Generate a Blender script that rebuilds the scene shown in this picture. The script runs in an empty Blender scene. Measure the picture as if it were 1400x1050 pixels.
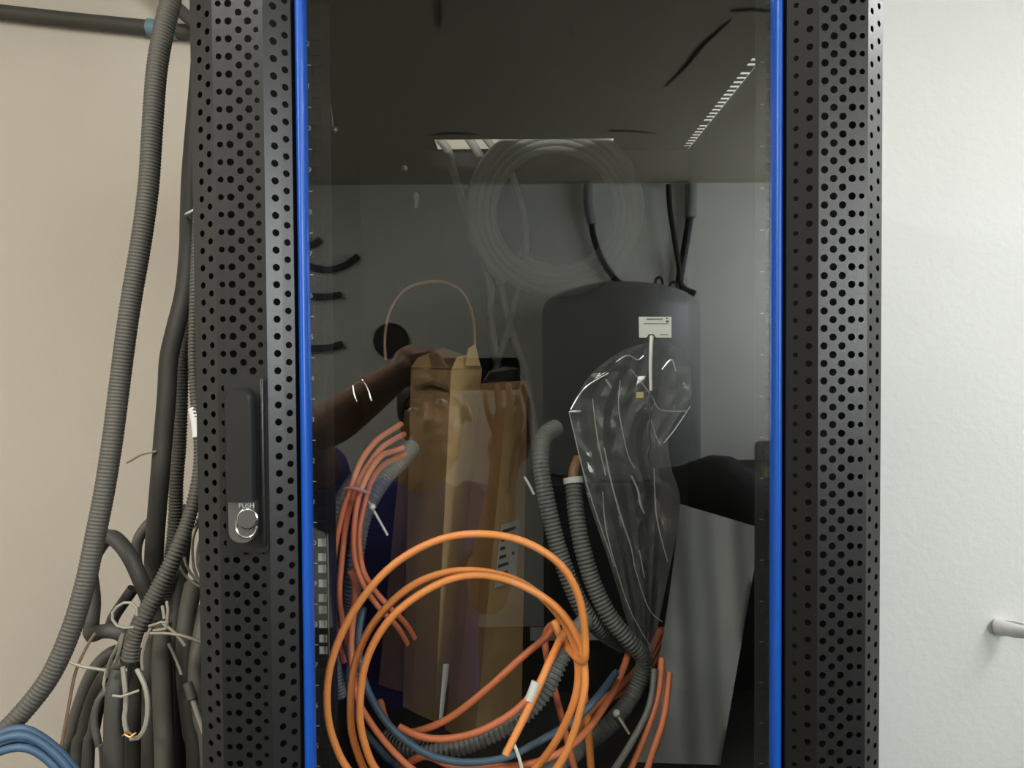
import bpy, bmesh, math, random
from mathutils import Vector, Matrix
random.seed(7)
S = bpy.context.scene
COL = S.collection

# ------------------------------------------------------------------ camera, world, lamps, exposure
F = 1011.0
CAM = Vector((0.0, -0.70, 1.60))
ROT = Matrix.Rotation(math.radians(90 - 1.4), 3, 'X') @ Matrix.Rotation(math.radians(-0.38), 3, 'Z')
cam = bpy.data.objects.new('camera', bpy.data.cameras.new('camera'))
COL.objects.link(cam)
cam.data.sensor_width = 36.0
cam.data.lens = 36.0 * F / 1400.0
cam.data.clip_start = 0.005
cam.matrix_world = Matrix.Translation(CAM) @ ROT.to_4x4()
S.camera = cam

w = bpy.data.worlds.new('world'); S.world = w
w.use_nodes = True
w.node_tree.nodes['Background'].inputs['Color'].default_value = (0.9, 0.95, 1.0, 1)
w.node_tree.nodes['Background'].inputs['Strength'].default_value = 0.02

def area(name, loc, sx, sy, power, color):
    d = bpy.data.lights.new(name, 'AREA'); d.shape = 'RECTANGLE'
    d.size = sx; d.size_y = sy; d.energy = power; d.color = color
    o = bpy.data.objects.new(name, d); COL.objects.link(o); o.location = loc
    return o
LAMPS = [((-0.35, -0.80, 2.655), 1.2, 0.30), ((-1.85, -1.70, 2.655), 0.30, 1.2), ((1.95, -0.25, 2.655), 0.30, 1.2)]
area('ceiling_tube_light', (-0.35, -0.80, 2.618), 1.15, 0.26, 17, (1.0, 0.96, 0.90))
area('ceiling_tube_light', (1.95, -0.25, 2.618), 0.26, 1.15, 24, (0.97, 0.99, 1.0))
area('ceiling_tube_light', (-1.85, -1.70, 2.618), 0.26, 1.15, 44, (1.0, 0.97, 0.93))  # added fill, unseen: evens out the front wall and the left side
sky = area('window_daylight', (2.27, -2.75, 2.05), 0.95, 1.50, 72, (0.95, 0.98, 1.0))
sky.rotation_euler = (0, math.radians(90), 0)

S.view_settings.view_transform = 'Standard'
S.view_settings.look = 'None'
S.view_settings.gamma = 1.0
S.view_settings.use_curve_mapping = False
S.view_settings.exposure = 0.0
S.cycles.use_denoising = True
S.cycles.max_bounces = 12
S.cycles.transparent_max_bounces = 24
S.cycles.caustics_reflective = False
S.cycles.caustics_refractive = False

# ------------------------------------------------------------------ helpers
def ray(px, py):
    return ROT @ Vector(((px - 700.0) / F, -(py - 525.0) / F, -1.0))
def P(px, py, y):
    """world point seen at photo pixel (px, py) standing at depth coordinate y"""
    d = ray(px, py)
    return CAM + d * ((y - CAM.y) / d.y)
def M(px, py, dist):
    """room point whose mirror image in the glass (plane y = 0) is seen at the pixel, dist metres away along y"""
    q = P(px, py, CAM.y + dist)
    return Vector((q.x, -q.y, q.z))
def ppm(y):
    return (y - CAM.y) / F

def lin(c):
    return tuple(((v / 255.0) / 12.92 if v / 255.0 <= 0.04045 else ((v / 255.0 + 0.055) / 1.055) ** 2.4) for v in c)

def mat(name, rgb, rough=0.6, metal=0.0, bump=0.0, bscale=200.0, var=0.0, vscale=20.0, spec=0.5, trans=0.0, sss=0.0):
    m = bpy.data.materials.new(name); m.use_nodes = True
    nt = m.node_tree; b = nt.nodes['Principled BSDF']
    c = lin(rgb)
    b.inputs['Base Color'].default_value = (*c, 1)
    b.inputs['Roughness'].default_value = rough
    b.inputs['Metallic'].default_value = metal
    b.inputs['Specular IOR Level'].default_value = spec
    if trans: b.inputs['Transmission Weight'].default_value = trans
    if sss: b.inputs['Subsurface Weight'].default_value = sss; b.inputs['Subsurface Scale'].default_value = 0.01
    tc = nt.nodes.new('ShaderNodeTexCoord')
    if bump:
        n = nt.nodes.new('ShaderNodeTexNoise'); n.inputs['Scale'].default_value = bscale; n.inputs['Detail'].default_value = 3
        bp = nt.nodes.new('ShaderNodeBump'); bp.inputs['Strength'].default_value = bump; bp.inputs['Distance'].default_value = 0.002
        nt.links.new(tc.outputs['Object'], n.inputs['Vector'])
        nt.links.new(n.outputs['Fac'], bp.inputs['Height']); nt.links.new(bp.outputs['Normal'], b.inputs['Normal'])
    if var:
        n = nt.nodes.new('ShaderNodeTexNoise'); n.inputs['Scale'].default_value = vscale; n.inputs['Detail'].default_value = 4
        r = nt.nodes.new('ShaderNodeValToRGB')
        r.color_ramp.elements[0].position = 0.3; r.color_ramp.elements[1].position = 0.7
        r.color_ramp.elements[0].color = (*[v * (1 - var) for v in c], 1)
        r.color_ramp.elements[1].color = (*[min(1, v * (1 + var)) for v in c], 1)
        nt.links.new(tc.outputs['Object'], n.inputs['Vector'])
        nt.links.new(n.outputs['Fac'], r.inputs['Fac']); nt.links.new(r.outputs['Color'], b.inputs['Base Color'])
    return m

def thin_mat(name, tint, r0, rough, haze=0.0, haze_rgb=(230, 230, 230), sheen_k=1.0):
    """clear sheet: transparent body, mirror-like skin growing towards grazing angles, a little milky haze"""
    m = bpy.data.materials.new(name); m.use_nodes = True
    nt = m.node_tree; nt.nodes.remove(nt.nodes['Principled BSDF'])
    out = nt.nodes['Material Output']
    t = nt.nodes.new('ShaderNodeBsdfTransparent'); t.inputs['Color'].default_value = (*tint, 1)
    g = nt.nodes.new('ShaderNodeBsdfGlossy'); g.inputs['Roughness'].default_value = rough
    lw = nt.nodes.new('ShaderNodeLayerWeight'); lw.inputs['Blend'].default_value = 0.5
    pw = nt.nodes.new('ShaderNodeMath'); pw.operation = 'POWER'; pw.inputs[1].default_value = 5.0
    ml = nt.nodes.new('ShaderNodeMath'); ml.operation = 'MULTIPLY_ADD'
    ml.inputs[1].default_value = (1 - r0) * sheen_k; ml.inputs[2].default_value = r0
    nt.links.new(lw.outputs['Facing'], pw.inputs[0]); nt.links.new(pw.outputs[0], ml.inputs[0])
    mx = nt.nodes.new('ShaderNodeMixShader')
    nt.links.new(ml.outputs[0], mx.inputs[0])
    body = t.outputs[0]
    if haze:
        d = nt.nodes.new('ShaderNodeBsdfDiffuse'); d.inputs['Color'].default_value = (*lin(haze_rgb), 1)
        tl = nt.nodes.new('ShaderNodeBsdfTranslucent'); tl.inputs['Color'].default_value = (*lin(haze_rgb), 1)
        h0 = nt.nodes.new('ShaderNodeMixShader'); h0.inputs[0].default_value = 0.4
        nt.links.new(d.outputs[0], h0.inputs[1]); nt.links.new(tl.outputs[0], h0.inputs[2])
        h = nt.nodes.new('ShaderNodeMixShader'); h.inputs[0].default_value = haze
        nt.links.new(t.outputs[0], h.inputs[1]); nt.links.new(h0.outputs[0], h.inputs[2])
        body = h.outputs[0]
    nt.links.new(body, mx.inputs[1]); nt.links.new(g.outputs[0], mx.inputs[2])
    nt.links.new(mx.outputs[0], out.inputs['Surface'])
    return m

def emit(name, rgb, k):
    m = bpy.data.materials.new(name); m.use_nodes = True
    nt = m.node_tree; nt.nodes.remove(nt.nodes['Principled BSDF'])
    e = nt.nodes.new('ShaderNodeEmission'); e.inputs['Color'].default_value = (*lin(rgb), 1); e.inputs['Strength'].default_value = k
    nt.links.new(e.outputs[0], nt.nodes['Material Output'].inputs['Surface'])
    return m

WORLD = {}
def wl(o):
    return WORLD.get(o.name, Vector((0, 0, 0))) if o else Vector((0, 0, 0))

def tag(o, label=None, cat=None, group=None, kind=None):
    if label: o['label'] = label
    if cat: o['category'] = cat
    if group: o['group'] = group
    if kind: o['kind'] = kind
    return o

def empty(name, loc, label, cat, group=None):
    o = bpy.data.objects.new(name, None); COL.objects.link(o); o.location = loc
    WORLD[o.name] = Vector(loc)
    return tag(o, label, cat, group)

def crom(pts, per=8):
    """Catmull-Rom through pts (tuples of any length)"""
    if len(pts) < 3: 
        return [tuple(p) for p in pts]
    out = []
    q = [pts[0]] + list(pts) + [pts[-1]]
    for i in range(1, len(q) - 2):
        a, b, c, d = q[i - 1], q[i], q[i + 1], q[i + 2]
        for k in range(per):
            t = k / per
            out.append(tuple(0.5 * (2 * b[j] + (c[j] - a[j]) * t + (2 * a[j] - 5 * b[j] + 4 * c[j] - d[j]) * t * t
                                    + (3 * b[j] - a[j] - 3 * c[j] + d[j]) * t ** 3) for j in range(len(b))))
    out.append(tuple(pts[-1]))
    return out

class MB:
    def __init__(s):
        s.v = []; s.f = []; s.mi = []; s.m = 0
    def add(s, vs, fs):
        b = len(s.v); s.v += [Vector(v) for v in vs]
        for f in fs:
            s.f.append(tuple(b + i for i in f)); s.mi.append(s.m)
        return s
    def box(s, lo, hi):
        x0, y0, z0 = lo; x1, y1, z1 = hi
        return s.add([(x0,y0,z0),(x1,y0,z0),(x1,y1,z0),(x0,y1,z0),(x0,y0,z1),(x1,y0,z1),(x1,y1,z1),(x0,y1,z1)],
                     [(0,3,2,1),(4,5,6,7),(0,1,5,4),(1,2,6,5),(2,3,7,6),(3,0,4,7)])
    def hexa(s, a, b):
        """a, b: two quads (lists of 4 points), joined"""
        return s.add(list(a) + list(b), [(3,2,1,0),(4,5,6,7),(0,1,5,4),(1,2,6,5),(2,3,7,6),(3,0,4,7)])
    def tube(s, pts, rad, n=10, cap=True):
        pts = [Vector(p) for p in pts]
        k = len(pts)
        if not hasattr(rad, '__len__'): rad = [rad] * k
        tan = []
        for i in range(k):
            t = pts[min(i + 1, k - 1)] - pts[max(i - 1, 0)]
            tan.append(t.normalized() if t.length > 1e-9 else Vector((0, 0, 1)))
        up = Vector((0, 1, 0)) if abs(tan[0].y) < 0.9 else Vector((1, 0, 0))
        nrm = (up - tan[0] * up.dot(tan[0])).normalized()
        vs = []; fs = []
        for i in range(k):
            nrm = nrm - tan[i] * nrm.dot(tan[i])
            nrm = nrm.normalized() if nrm.length > 1e-9 else tan[i].orthogonal().normalized()
            bn = tan[i].cross(nrm)
            for j in range(n):
                a = 2 * math.pi * j / n
                vs.append(pts[i] + (nrm * math.cos(a) + bn * math.sin(a)) * rad[i])
        for i in range(k - 1):
            for j in range(n):
                fs.append((i*n + j, i*n + (j+1) % n, (i+1)*n + (j+1) % n, (i+1)*n + j))
        if cap:
            fs.append(tuple(range(n - 1, -1, -1))); fs.append(tuple((k-1)*n + j for j in range(n)))
        return s.add(vs, fs)
    def ball(s, c, r, nu=12, nv=8, sc=(1,1,1), rot=None):
        vs = []; fs = []
        for i in range(nv + 1):
            th = math.pi * i / nv
            for j in range(nu):
                ph = 2 * math.pi * j / nu
                p = Vector((math.sin(th)*math.cos(ph)*sc[0], math.sin(th)*math.sin(ph)*sc[1], math.cos(th)*sc[2])) * r
                if rot: p = rot @ p
                vs.append(Vector(c) + p)
        for i in range(nv):
            for j in range(nu):
                fs.append((i*nu+j, (i+1)*nu+j, (i+1)*nu+(j+1)%nu, i*nu+(j+1)%nu))
        return s.add(vs, fs)
    def prism(s, poly, off):
        """poly: 3-D outline, off: extrusion vector"""
        n = len(poly); off = Vector(off)
        vs = [Vector(p) for p in poly] + [Vector(p) + off for p in poly]
        fs = [tuple(range(n - 1, -1, -1)), tuple(range(n, 2 * n))]
        fs += [(i, (i+1) % n, n + (i+1) % n, n + i) for i in range(n)]
        return s.add(vs, fs)
    def build(s, name, m, parent=None, smooth=True, origin=None, angle=40, fix=True):
        if origin is None:
            lo = Vector([min(v[i] for v in s.v) for i in range(3)]); hi = Vector([max(v[i] for v in s.v) for i in range(3)])
            origin = (lo + hi) / 2; origin.z = lo.z
        me = bpy.data.meshes.new(name)
        me.from_pydata([v - origin for v in s.v], [], s.f)
        for mm in (m if isinstance(m, (list, tuple)) else [m]): me.materials.append(mm)
        me.polygons.foreach_set('material_index', s.mi)
        if fix:
            bm = bmesh.new(); bm.from_mesh(me)
            bmesh.ops.remove_doubles(bm, verts=bm.verts, dist=1e-6)
            bmesh.ops.recalc_face_normals(bm, faces=bm.faces)
            bm.to_mesh(me); bm.free()
        if smooth:
            me.polygons.foreach_set('use_smooth', [True] * len(me.polygons))
            if hasattr(me, 'set_sharp_from_angle'): me.set_sharp_from_angle(angle=math.radians(angle))
        me.update()
        o = bpy.data.objects.new(name, me); COL.objects.link(o)
        if parent: o.parent = parent
        o.location = origin - wl(parent)
        WORLD[o.name] = Vector(origin)
        return o

def samples(path, per=10):
    """path: (px, py, y, r_px) tuples -> world points and radii"""
    q = crom(path, per)
    return [P(a[0], a[1], a[2]) for a in q], [a[3] * ppm(a[2]) for a in q]

def resample(pts, rad, step):
    L = [0.0]
    for i in range(1, len(pts)): L.append(L[-1] + (pts[i] - pts[i-1]).length)
    n = max(2, int(L[-1] / step)); out = []; ro = []; i = 0
    for k in range(n + 1):
        t = L[-1] * k / n
        while i < len(L) - 2 and L[i + 1] < t: i += 1
        u = (t - L[i]) / max(1e-9, L[i+1] - L[i])
        out.append(pts[i].lerp(pts[i+1], u)); ro.append(rad[i] + (rad[i+1] - rad[i]) * u)
    return out, ro

def hose(path, r=None, n=12, rib=None, depth=0.12, y=None, mb=None):
    """smooth or ribbed tube; path points (px,py), (px,py,y) or (px,py,y,r)"""
    q = []
    for p in path:
        p = tuple(p)
        if len(p) == 2: p = p + (y,)
        if len(p) == 3: p = p + (r,)
        q.append(p)
    pts, rad = samples(q)
    mb = mb or MB()
    if rib:
        pts, rad = resample(pts, rad, rib / 5.0)
        prof = (0, 0.15, 1.0, 1.0, 0.15)
        rad = [rr * (1 - depth * (1 - prof[i % 5])) for i, rr in enumerate(rad)]
    else:
        pts, rad = resample(pts, rad, 0.008)
    return mb.tube(pts, rad, n)

def text_mesh(body, size, name, m, parent, at, right, up, extrude=0.0003):
    cu = bpy.data.curves.new(name, 'FONT'); cu.body = body; cu.size = size; cu.extrude = extrude
    cu.align_x = 'CENTER'; cu.align_y = 'CENTER'
    t = bpy.data.objects.new('tmp_text', cu); COL.objects.link(t)
    dg = bpy.context.evaluated_depsgraph_get()
    me = bpy.data.meshes.new_from_object(t.evaluated_get(dg))
    bpy.data.objects.remove(t); bpy.data.curves.remove(cu)
    R = Matrix((right, up, Vector(right).cross(Vector(up)))).transposed()
    for v in me.vertices: v.co = R @ v.co
    me.materials.clear(); me.materials.append(m)
    o = bpy.data.objects.new(name, me); COL.objects.link(o)
    if parent: o.parent = parent
    o.location = Vector(at) - wl(parent)
    WORLD[o.name] = Vector(at)
    return o

# ------------------------------------------------------------------ materials
BLACK = mat('black powder coat', (28, 29, 29), 0.30, bump=0.08, bscale=900, spec=0.6)
BLACKSHADE = mat('black coat darkened as shade', (17, 17, 17), 0.6, spec=0.25)  # same frame coat, shade of the right inner facet put into the colour
BLACKI = mat('black cabinet inside', (16, 16, 15), 0.6)
RAILM = mat('rack rail black', (20, 20, 20), 0.5)
RAILG = mat('rack rail grey', (44, 46, 46), 0.55)
PRINT = mat('white print', (205, 205, 205), 0.7)
BLUE = mat('blue plastic trim', (18, 78, 172), 0.28, spec=0.5)
CHROME = mat('chrome', (215, 215, 215), 0.15, metal=1.0)
STEEL = mat('dull steel plate', (120, 120, 118), 0.38, metal=0.8)
HANDLE = mat('black handle plastic', (26, 26, 26), 0.45)
GLASS = thin_mat('tinted glass', (0.95, 0.965, 0.955), 0.066, 0.0, sheen_k=0.8)
WALLL = mat('warm plaster', (204, 196, 182), 0.85, bump=0.25, bscale=90, var=0.03, vscale=4)
WALLR = mat('white plaster', (226, 228, 226), 0.8, bump=0.35, bscale=70, var=0.012, vscale=5)
WALLF = mat('grey white plaster', (226, 228, 222), 0.85, bump=0.2, bscale=60, var=0.04, vscale=2)
CEIL = mat('ceiling plaster', (176, 172, 153), 0.9, bump=0.2, bscale=40, var=0.05, vscale=3)
FLOORM = mat('dark grey floor', (34, 33, 31), 0.6, var=0.08, vscale=8)
CONDUIT = mat('grey conduit', (82, 80, 73), 0.55, var=0.08, vscale=9)
CONDUIT2 = mat('dark grey conduit', (66, 65, 60), 0.6, var=0.1, vscale=9)
CONDIN = mat('light grey conduit', (112, 114, 110), 0.45, var=0.05)
PIPE = mat('old grey pipe', (72, 70, 64), 0.6, var=0.1)
TEAL = mat('blue grey coupling', (108, 140, 150), 0.5)
ORANGE = mat('orange cable', (250, 156, 84), 0.42, bump=0.05, bscale=600)
ORANGE2 = mat('orange cable aged', (222, 126, 84), 0.48, bump=0.05, bscale=600)
BLUEG = mat('blue grey cable', (72, 94, 114), 0.45)
BLUEC = mat('blue network cable', (66, 92, 118), 0.5, var=0.05)
WHITEP = mat('white plastic', (226, 226, 222), 0.5)
WIRE = mat('pale wire', (152, 147, 134), 0.55)
TWINE = mat('beige wire', (168, 152, 128), 0.7)
BROWNW = mat('brown wire', (128, 104, 84), 0.7)
BRASS = mat('bare copper', (190, 150, 96), 0.4, metal=0.7)
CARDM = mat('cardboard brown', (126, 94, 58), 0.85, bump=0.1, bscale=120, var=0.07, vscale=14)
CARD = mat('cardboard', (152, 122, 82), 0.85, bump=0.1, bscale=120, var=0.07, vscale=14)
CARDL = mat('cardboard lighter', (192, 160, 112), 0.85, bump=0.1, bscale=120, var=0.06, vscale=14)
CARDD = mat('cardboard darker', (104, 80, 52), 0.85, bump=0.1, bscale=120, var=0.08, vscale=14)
BAG = thin_mat('clear plastic bag', (0.97, 0.97, 0.97), 0.07, 0.10, haze=0.085, sheen_k=0.8)
FOLDHI = thin_mat('plastic fold highlight', (0.95, 0.95, 0.95), 0.3, 0.2, haze=0.5)
DARKTEAR = mat('dark torn edge', (52, 54, 54), .6)
BAGL = mat('white card', (225, 227, 220), 0.7)
INK = mat('grey ink', (120, 122, 120), 0.8)
INKB = mat('black ink', (25, 25, 25), 0.8)
FOAM = mat('grey foam sheet', (128, 130, 130), 0.5, bump=0.15, bscale=30, var=0.06, vscale=7)
COILW = mat('milky tubing', (172, 174, 168), 0.35, trans=0.25)
DARKCLOTH = mat('grey tank enamel', (140, 143, 143), 0.42, var=0.04, vscale=3)
BLACKCLOTH = mat('black cloth', (20, 20, 20), 0.85)
BLACKCABLE = mat('black cable', (22, 22, 22), 0.5)
GREYPIPE = mat('grey wall conduit', (150, 152, 150), 0.6)
SKIN = mat('skin', (150, 112, 84), 0.5, sss=0.1)
HAIR = mat('dark hair', (28, 22, 18), 0.5)
NAVY = mat('navy cotton', (58, 56, 134), 0.85, bump=0.2, bscale=200)
TROUSER = mat('dark trousers', (40, 40, 46), 0.85)
PHONEM = mat('black phone', (18, 18, 20), 0.2)

# ------------------------------------------------------------------ the setting
ZC = 2.70; YB = 0.80; YF = -3.80; XL = -2.1; XR = 2.3
def struct(name, lo, hi, m):
    o = MB().box(lo, hi).build(name, m, smooth=False); o['kind'] = 'structure'; return o
floor = struct('floor', (XL - .1, YF - .1, -0.1), (XR + .1, YB + .1, 0), FLOORM)
ceiling = struct('ceiling', (XL - .1, YF - .1, ZC), (XR + .1, YB + .1, ZC + .1), CEIL)
wall_back_left = struct('wall_back_left', (XL - .1, YB, 0), (0.0256, YB + .1, ZC), WALLL)
wall_back_right = struct('wall_back_right', (0.0256, YB, 0), (XR + .1, YB + .1, ZC), WALLR)
wall_front = struct('wall_front', (XL - .1, YF - .1, 0), (XR + .1, YF, ZC), WALLF)
wall_left = struct('wall_left', (XL - .1, YF, 0), (XL, YB, ZC), WALLL)
wall_right = struct('wall_right', (XR, YF, 0), (XR + .1, YB, ZC), WALLR)

# window in the right wall
wy0, wy1, wz0, wz1 = -3.55, -1.95, 1.55, 2.55
win = MB()
for lo, hi in (((XR - .06, wy0 - .06, wz0 - .06), (XR, wy0, wz1 + .06)), ((XR - .06, wy1, wz0 - .06), (XR, wy1 + .06, wz1 + .06)), ((XR - .06, wy0, wz0 - .06), (XR, wy1, wz0)), ((XR - .06, wy0, wz1), (XR, wy1, wz1 + .06))):
    win.box(lo, hi)
win = win.build('window_1', WHITEP, smooth=False); win['kind'] = 'structure'
MB().box((XR - .012, wy0, wz0), (XR - .002, wy1, wz1)).build('pane', emit('daylit pane', (240, 246, 255), 3), win, smooth=False)
MB().box((XR - .022, (wy0 + wy1)/2 - .02, wz0), (XR - .012, (wy0 + wy1)/2 + .02, wz1)).build('mullion', WHITEP, win, smooth=False)
# ceiling lamps (housing, diffuser); the left-wall one is an added fill
for (c, sx, sy), lb in zip(LAMPS, ('long fluorescent ceiling lamp in front of the cabinet, above the person',
                                   'added unseen fill lamp on the ceiling along the left wall, beside the person',
                                   'long fluorescent ceiling lamp along the right wall')):
    r = empty('ceiling_light', (c[0], c[1], ZC - 0.07), lb, 'lamp', 'fluorescent ceiling lamps')
    MB().box((c[0]-sx/2, c[1]-sy/2, ZC-0.05), (c[0]+sx/2, c[1]+sy/2, ZC)).build('housing', WHITEP, r, smooth=False)
    MB().box((c[0]-sx/2+.02, c[1]-sy/2+.02, ZC-0.07), (c[0]+sx/2-.02, c[1]+sy/2-.02, ZC-0.05)).build('diffuser', emit('lit diffuser', (255, 250, 240), 6), r, smooth=False)

# ------------------------------------------------------------------ server cabinet
CX = 0.0256
XO0, XO1 = -0.296, 0.345            # outer faces of the side panels
XI0, XI1 = -0.287, 0.338            # inner faces
ZR = 2.01; YBK = 0.72               # inside of the roof, inside of the back panel
cab = empty('server_cabinet', (CX, 0.35, 0.0), 'tall black server cabinet with perforated door frame, glass door and blue trims, against the wall', 'cabinet')

MB().box((XO0, 0.035, 0.04), (XI0, YBK + .01, ZR)).build('side_panel', BLACKI, cab, smooth=False)
MB().box((XI1, 0.035, 0.04), (XO1, YBK + .01, ZR)).build('side_panel', BLACKI, cab, smooth=False)
MB().box((XI0, YBK, 0.04), (XI1, YBK + .01, ZR + .0015)).build('back_panel', BLACKI, cab, smooth=False)
MB().box((XO0, 0.0, 0.0), (XO1, YBK + .01, 0.06)).build('base', BLACKI, cab, smooth=False)
# roof with a cable slot at the rear and a row of slits along its right edge
slx0, slx1, sly0, sly1 = -0.1375, 0.188, 0.648, 0.712
edge0, edge1 = 0.325, 0.3375
b = MB()
b.box((XI0, 0.0, ZR), (slx0, YBK, ZR + .0015)); b.box((slx0, 0.0, ZR), (slx1, sly0, ZR + .0015))
b.box((slx1, 0.0, ZR), (edge0, YBK, ZR + .0015)); b.box((slx0, sly1, ZR), (slx1, YBK, ZR + .0015))
yy = 0.10; k = 0
while yy < 0.70:
    y1 = yy + (0.0060 if (k % 13) else 0.020)
    b.box((edge0, yy, ZR), (edge1, y1, ZR + .0015)); yy = y1 + 0.0105; k += 1
b.box((edge0, 0.0, ZR), (edge1, 0.10, ZR + .0015)); b.box((edge0, 0.70, ZR), (edge1, YBK, ZR + .0015))
b.build('roof', BLACKI, cab, smooth=False)
SHZ = 1.070
MB().box((XI0, 0.10, SHZ - .003), (XI1, 0.70, SHZ)).build('shelf', BLACKI, cab, smooth=False)

# 19-inch rails with square cage holes, printed ticks and unit numbers
RY = 0.095
for side in (-1, 1):
    xc = CX + side * 0.2485
    m_ = RAILM if side < 0 else RAILG
    wv = 0.022 if side < 0 else 0.0125
    z0, z1 = 1.05, 2.005
    xs = [xc - wv, xc - 0.0048, xc + 0.0048, xc + wv]
    hole_x = xc + (0.016 if side < 0 else 0.003)
    hw = 0.0046
    mb = MB()
    # strip left of the holes, right of the holes, and the bridges between the holes
    mb.box((xc - wv, RY, z0), (hole_x - hw, RY + .002, z1)); mb.box((hole_x + hw, RY, z0), (xc + wv, RY + .002, z1))
    zt = 0.098
    zs = []
    for u in range(1, 44):
        base = 0.0989 + (u - 1) * 0.04445
        for dz in (0.00635, 0.0222, 0.0381):
            if z0 + .01 < base + dz < z1 - .01: zs.append(base + dz)
    pz = z0
    for zz in zs:
        mb.box((hole_x - hw, RY, pz), (hole_x + hw, RY + .002, zz - .0046)); pz = zz + .0046
    mb.box((hole_x - hw, RY, pz), (hole_x + hw, RY + .002, z1))
    xe = xc + side * wv
    mb.box((min(xe, xe - side*.002), RY, z0), (max(xe, xe - side*.002), RY + .05, z1))
    rail = mb.build('rack_rail', m_, cab, smooth=False)
    if side < 0:
        tag(rail, 'black rail with square holes and white unit numbers')
    else:
        tag(rail, 'grey rail strip with faint white ticks')
    mk = None
    xm = xc + (0.0080 if side < 0 else -0.0055)
    for u in range(23, 43):
        zz = 0.0989 + (u - 1) * 0.04445
        if mk is None:
            hw_ = 0.003 if side < 0 else 0.002
            mk = MB().box((xm - hw_, RY - .0004, zz - .0005), (xm + hw_, RY, zz + .0005)).build('tick_print', PRINT if side < 0 else INK, rail, smooth=False)
        else:
            t_ = mk.copy(); COL.objects.link(t_); t_.location = mk.location + Vector((0, 0, (u - 23) * 0.04445))
    if side < 0:
        for u in range(22, 43):
            text_mesh(str(u), 0.0075, 'unit_number', PRINT, rail, (xm - 0.0015, RY - .0003, 0.0989 + (u - .5) * 0.04445), (1, 0, 0), (0, 0, 1), 0.0002)
# light grey backs behind the cage holes of the left rail (vertical cable lacing bar)
bar = MB().box((CX - .2485 + .004, RY + .03, 1.05), (CX - .2485 + .024, RY + .032, 2.0)).build('lacing_bar', RAILM, cab, smooth=False)
MB().box((CX - .2485 + .0105, RY + .006, 1.283), (CX - .2485 + .0210, RY + .0075, 1.418)).build('white_strip', WHITEP, bar, smooth=False)

# ------------------------------------------------------------------ door: perforated frames
YM = -0.018
def interp(prof, u):
    for (a, ya), (c, yc) in zip(prof, prof[1:]):
        if a <= u <= c: return ya + (yc - ya) * (u - a) / (c - a)
    return prof[0][1] if u < prof[0][0] else prof[-1][1]

def perf(name, prof, cols, z0, z1, pitch, zref, skip=None):
    mb = MB(); mb.m = 0
    def pos(u, z):
        y = YM + interp(prof, u)
        return Vector(((u - 700.0) / F * (y - CAM.y), y, z))
    for (u0, u1, uc, ph, rp) in cols:
        s = (pos(u1, 0) - pos(u0, 0)).length / (u1 - u0)
        rr = rp * 0.6924e-3
        ru = min(rr / s, 0.46 * (u1 - u0))
        zb = zref + ph * pitch
        k0 = math.floor((z0 - zb) / pitch); k1 = math.ceil((z1 - zb) / pitch)
        for k in range(k0, k1 + 1):
            zc = zb + k * pitch
            lo, hi = zc - pitch / 2, zc + pitch / 2
            if skip and skip(uc, zc):
                mb.add([pos(u0, lo), pos(u1, lo), pos(u1, hi), pos(u0, hi)], [(0, 1, 2, 3)]); continue
            cor = [pos(u1, hi), pos(u0, hi), pos(u0, lo), pos(u1, lo)]
            ring = [pos(uc + ru * math.cos(2*math.pi*j/12), zc + rr * math.sin(2*math.pi*j/12)) for j in range(12)]
            inn = [q + Vector((0, 0.0016, 0)) for q in ring]
            fs = []
            for c in range(4):
                for j in range(3):
                    fs.append((c, 4 + (c*3 + j + 1) % 12, 4 + c*3 + j))
                fs.append((c, (c + 1) % 4, 4 + (c*3 + 3) % 12))
            for j in range(12):
                fs.append((4 + j, 4 + (j+1) % 12, 16 + (j+1) % 12, 16 + j))
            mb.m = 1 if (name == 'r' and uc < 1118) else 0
            mb.add(cor + ring + inn, fs)
    mb.m = 0
    # plain lower part of the frame, outer and inner returns
    us = sorted(set([c[0] for c in cols] + [c[1] for c in cols]))
    for a, c in zip(us, us[1:]):
        mb.add([pos(a, 0.07), pos(c, 0.07), pos(c, z0 - pitch), pos(a, z0 - pitch)], [(0, 1, 2, 3)])
    return mb, pos

DZ0, DZ1, PITCH = 1.08, 2.02, 0.01595
profL = [(262, .016), (268, .0125), (297.5, 0), (351, 0), (366, 0), (388, .0085), (404, .0150)]
colsL = [(268, 284.5, 280, 0, 4.4), (284.5, 297.5, 291, .5, 4.4), (297.5, 311.5, 306, 0, 4.0), (311.5, 326.5, 319.5, 0, 4.9),
         (326.5, 340, 333.3, .5, 4.6), (340, 352, 346, 0, 4.9), (352, 366, 357, .5, 3.6), (366, 388, 380, 0, 4.9), (388, 404, 395.5, .5, 4.6)]
zA = CAM.z + (500 - 339) / F * 0.682
def skipL(uc, z):
    yp = 500 - (z - CAM.z) * F / 0.682
    return 311 < uc < 366 and 512 < yp < 752
zlow = 1.08
mb, pos = perf('l', profL, colsL, DZ0, DZ1, PITCH, zA, skipL)
def strip(mb, pts, z0=0.07, z1=DZ1):
    for (x0, y0), (x1, y1) in zip(pts, pts[1:]):
        mb.add([(x0, y0, z0), (x1, y1, z0), (x1, y1, z1), (x0, y0, z1)], [(0, 1, 2, 3)])
eL = pos(268, 0); iL = pos(404, 0)
strip(mb, [(eL.x, eL.y), (eL.x - .004, eL.y + .012), (eL.x - .001, .034)])
strip(mb, [(iL.x, iL.y), (iL.x + .001, .010), (iL.x + .006, .010)])
fl = mb.build('perforated_frame', BLACK, cab, smooth=False, fix=False)
fl['label'] = 'left perforated door frame carrying the handle'

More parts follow.
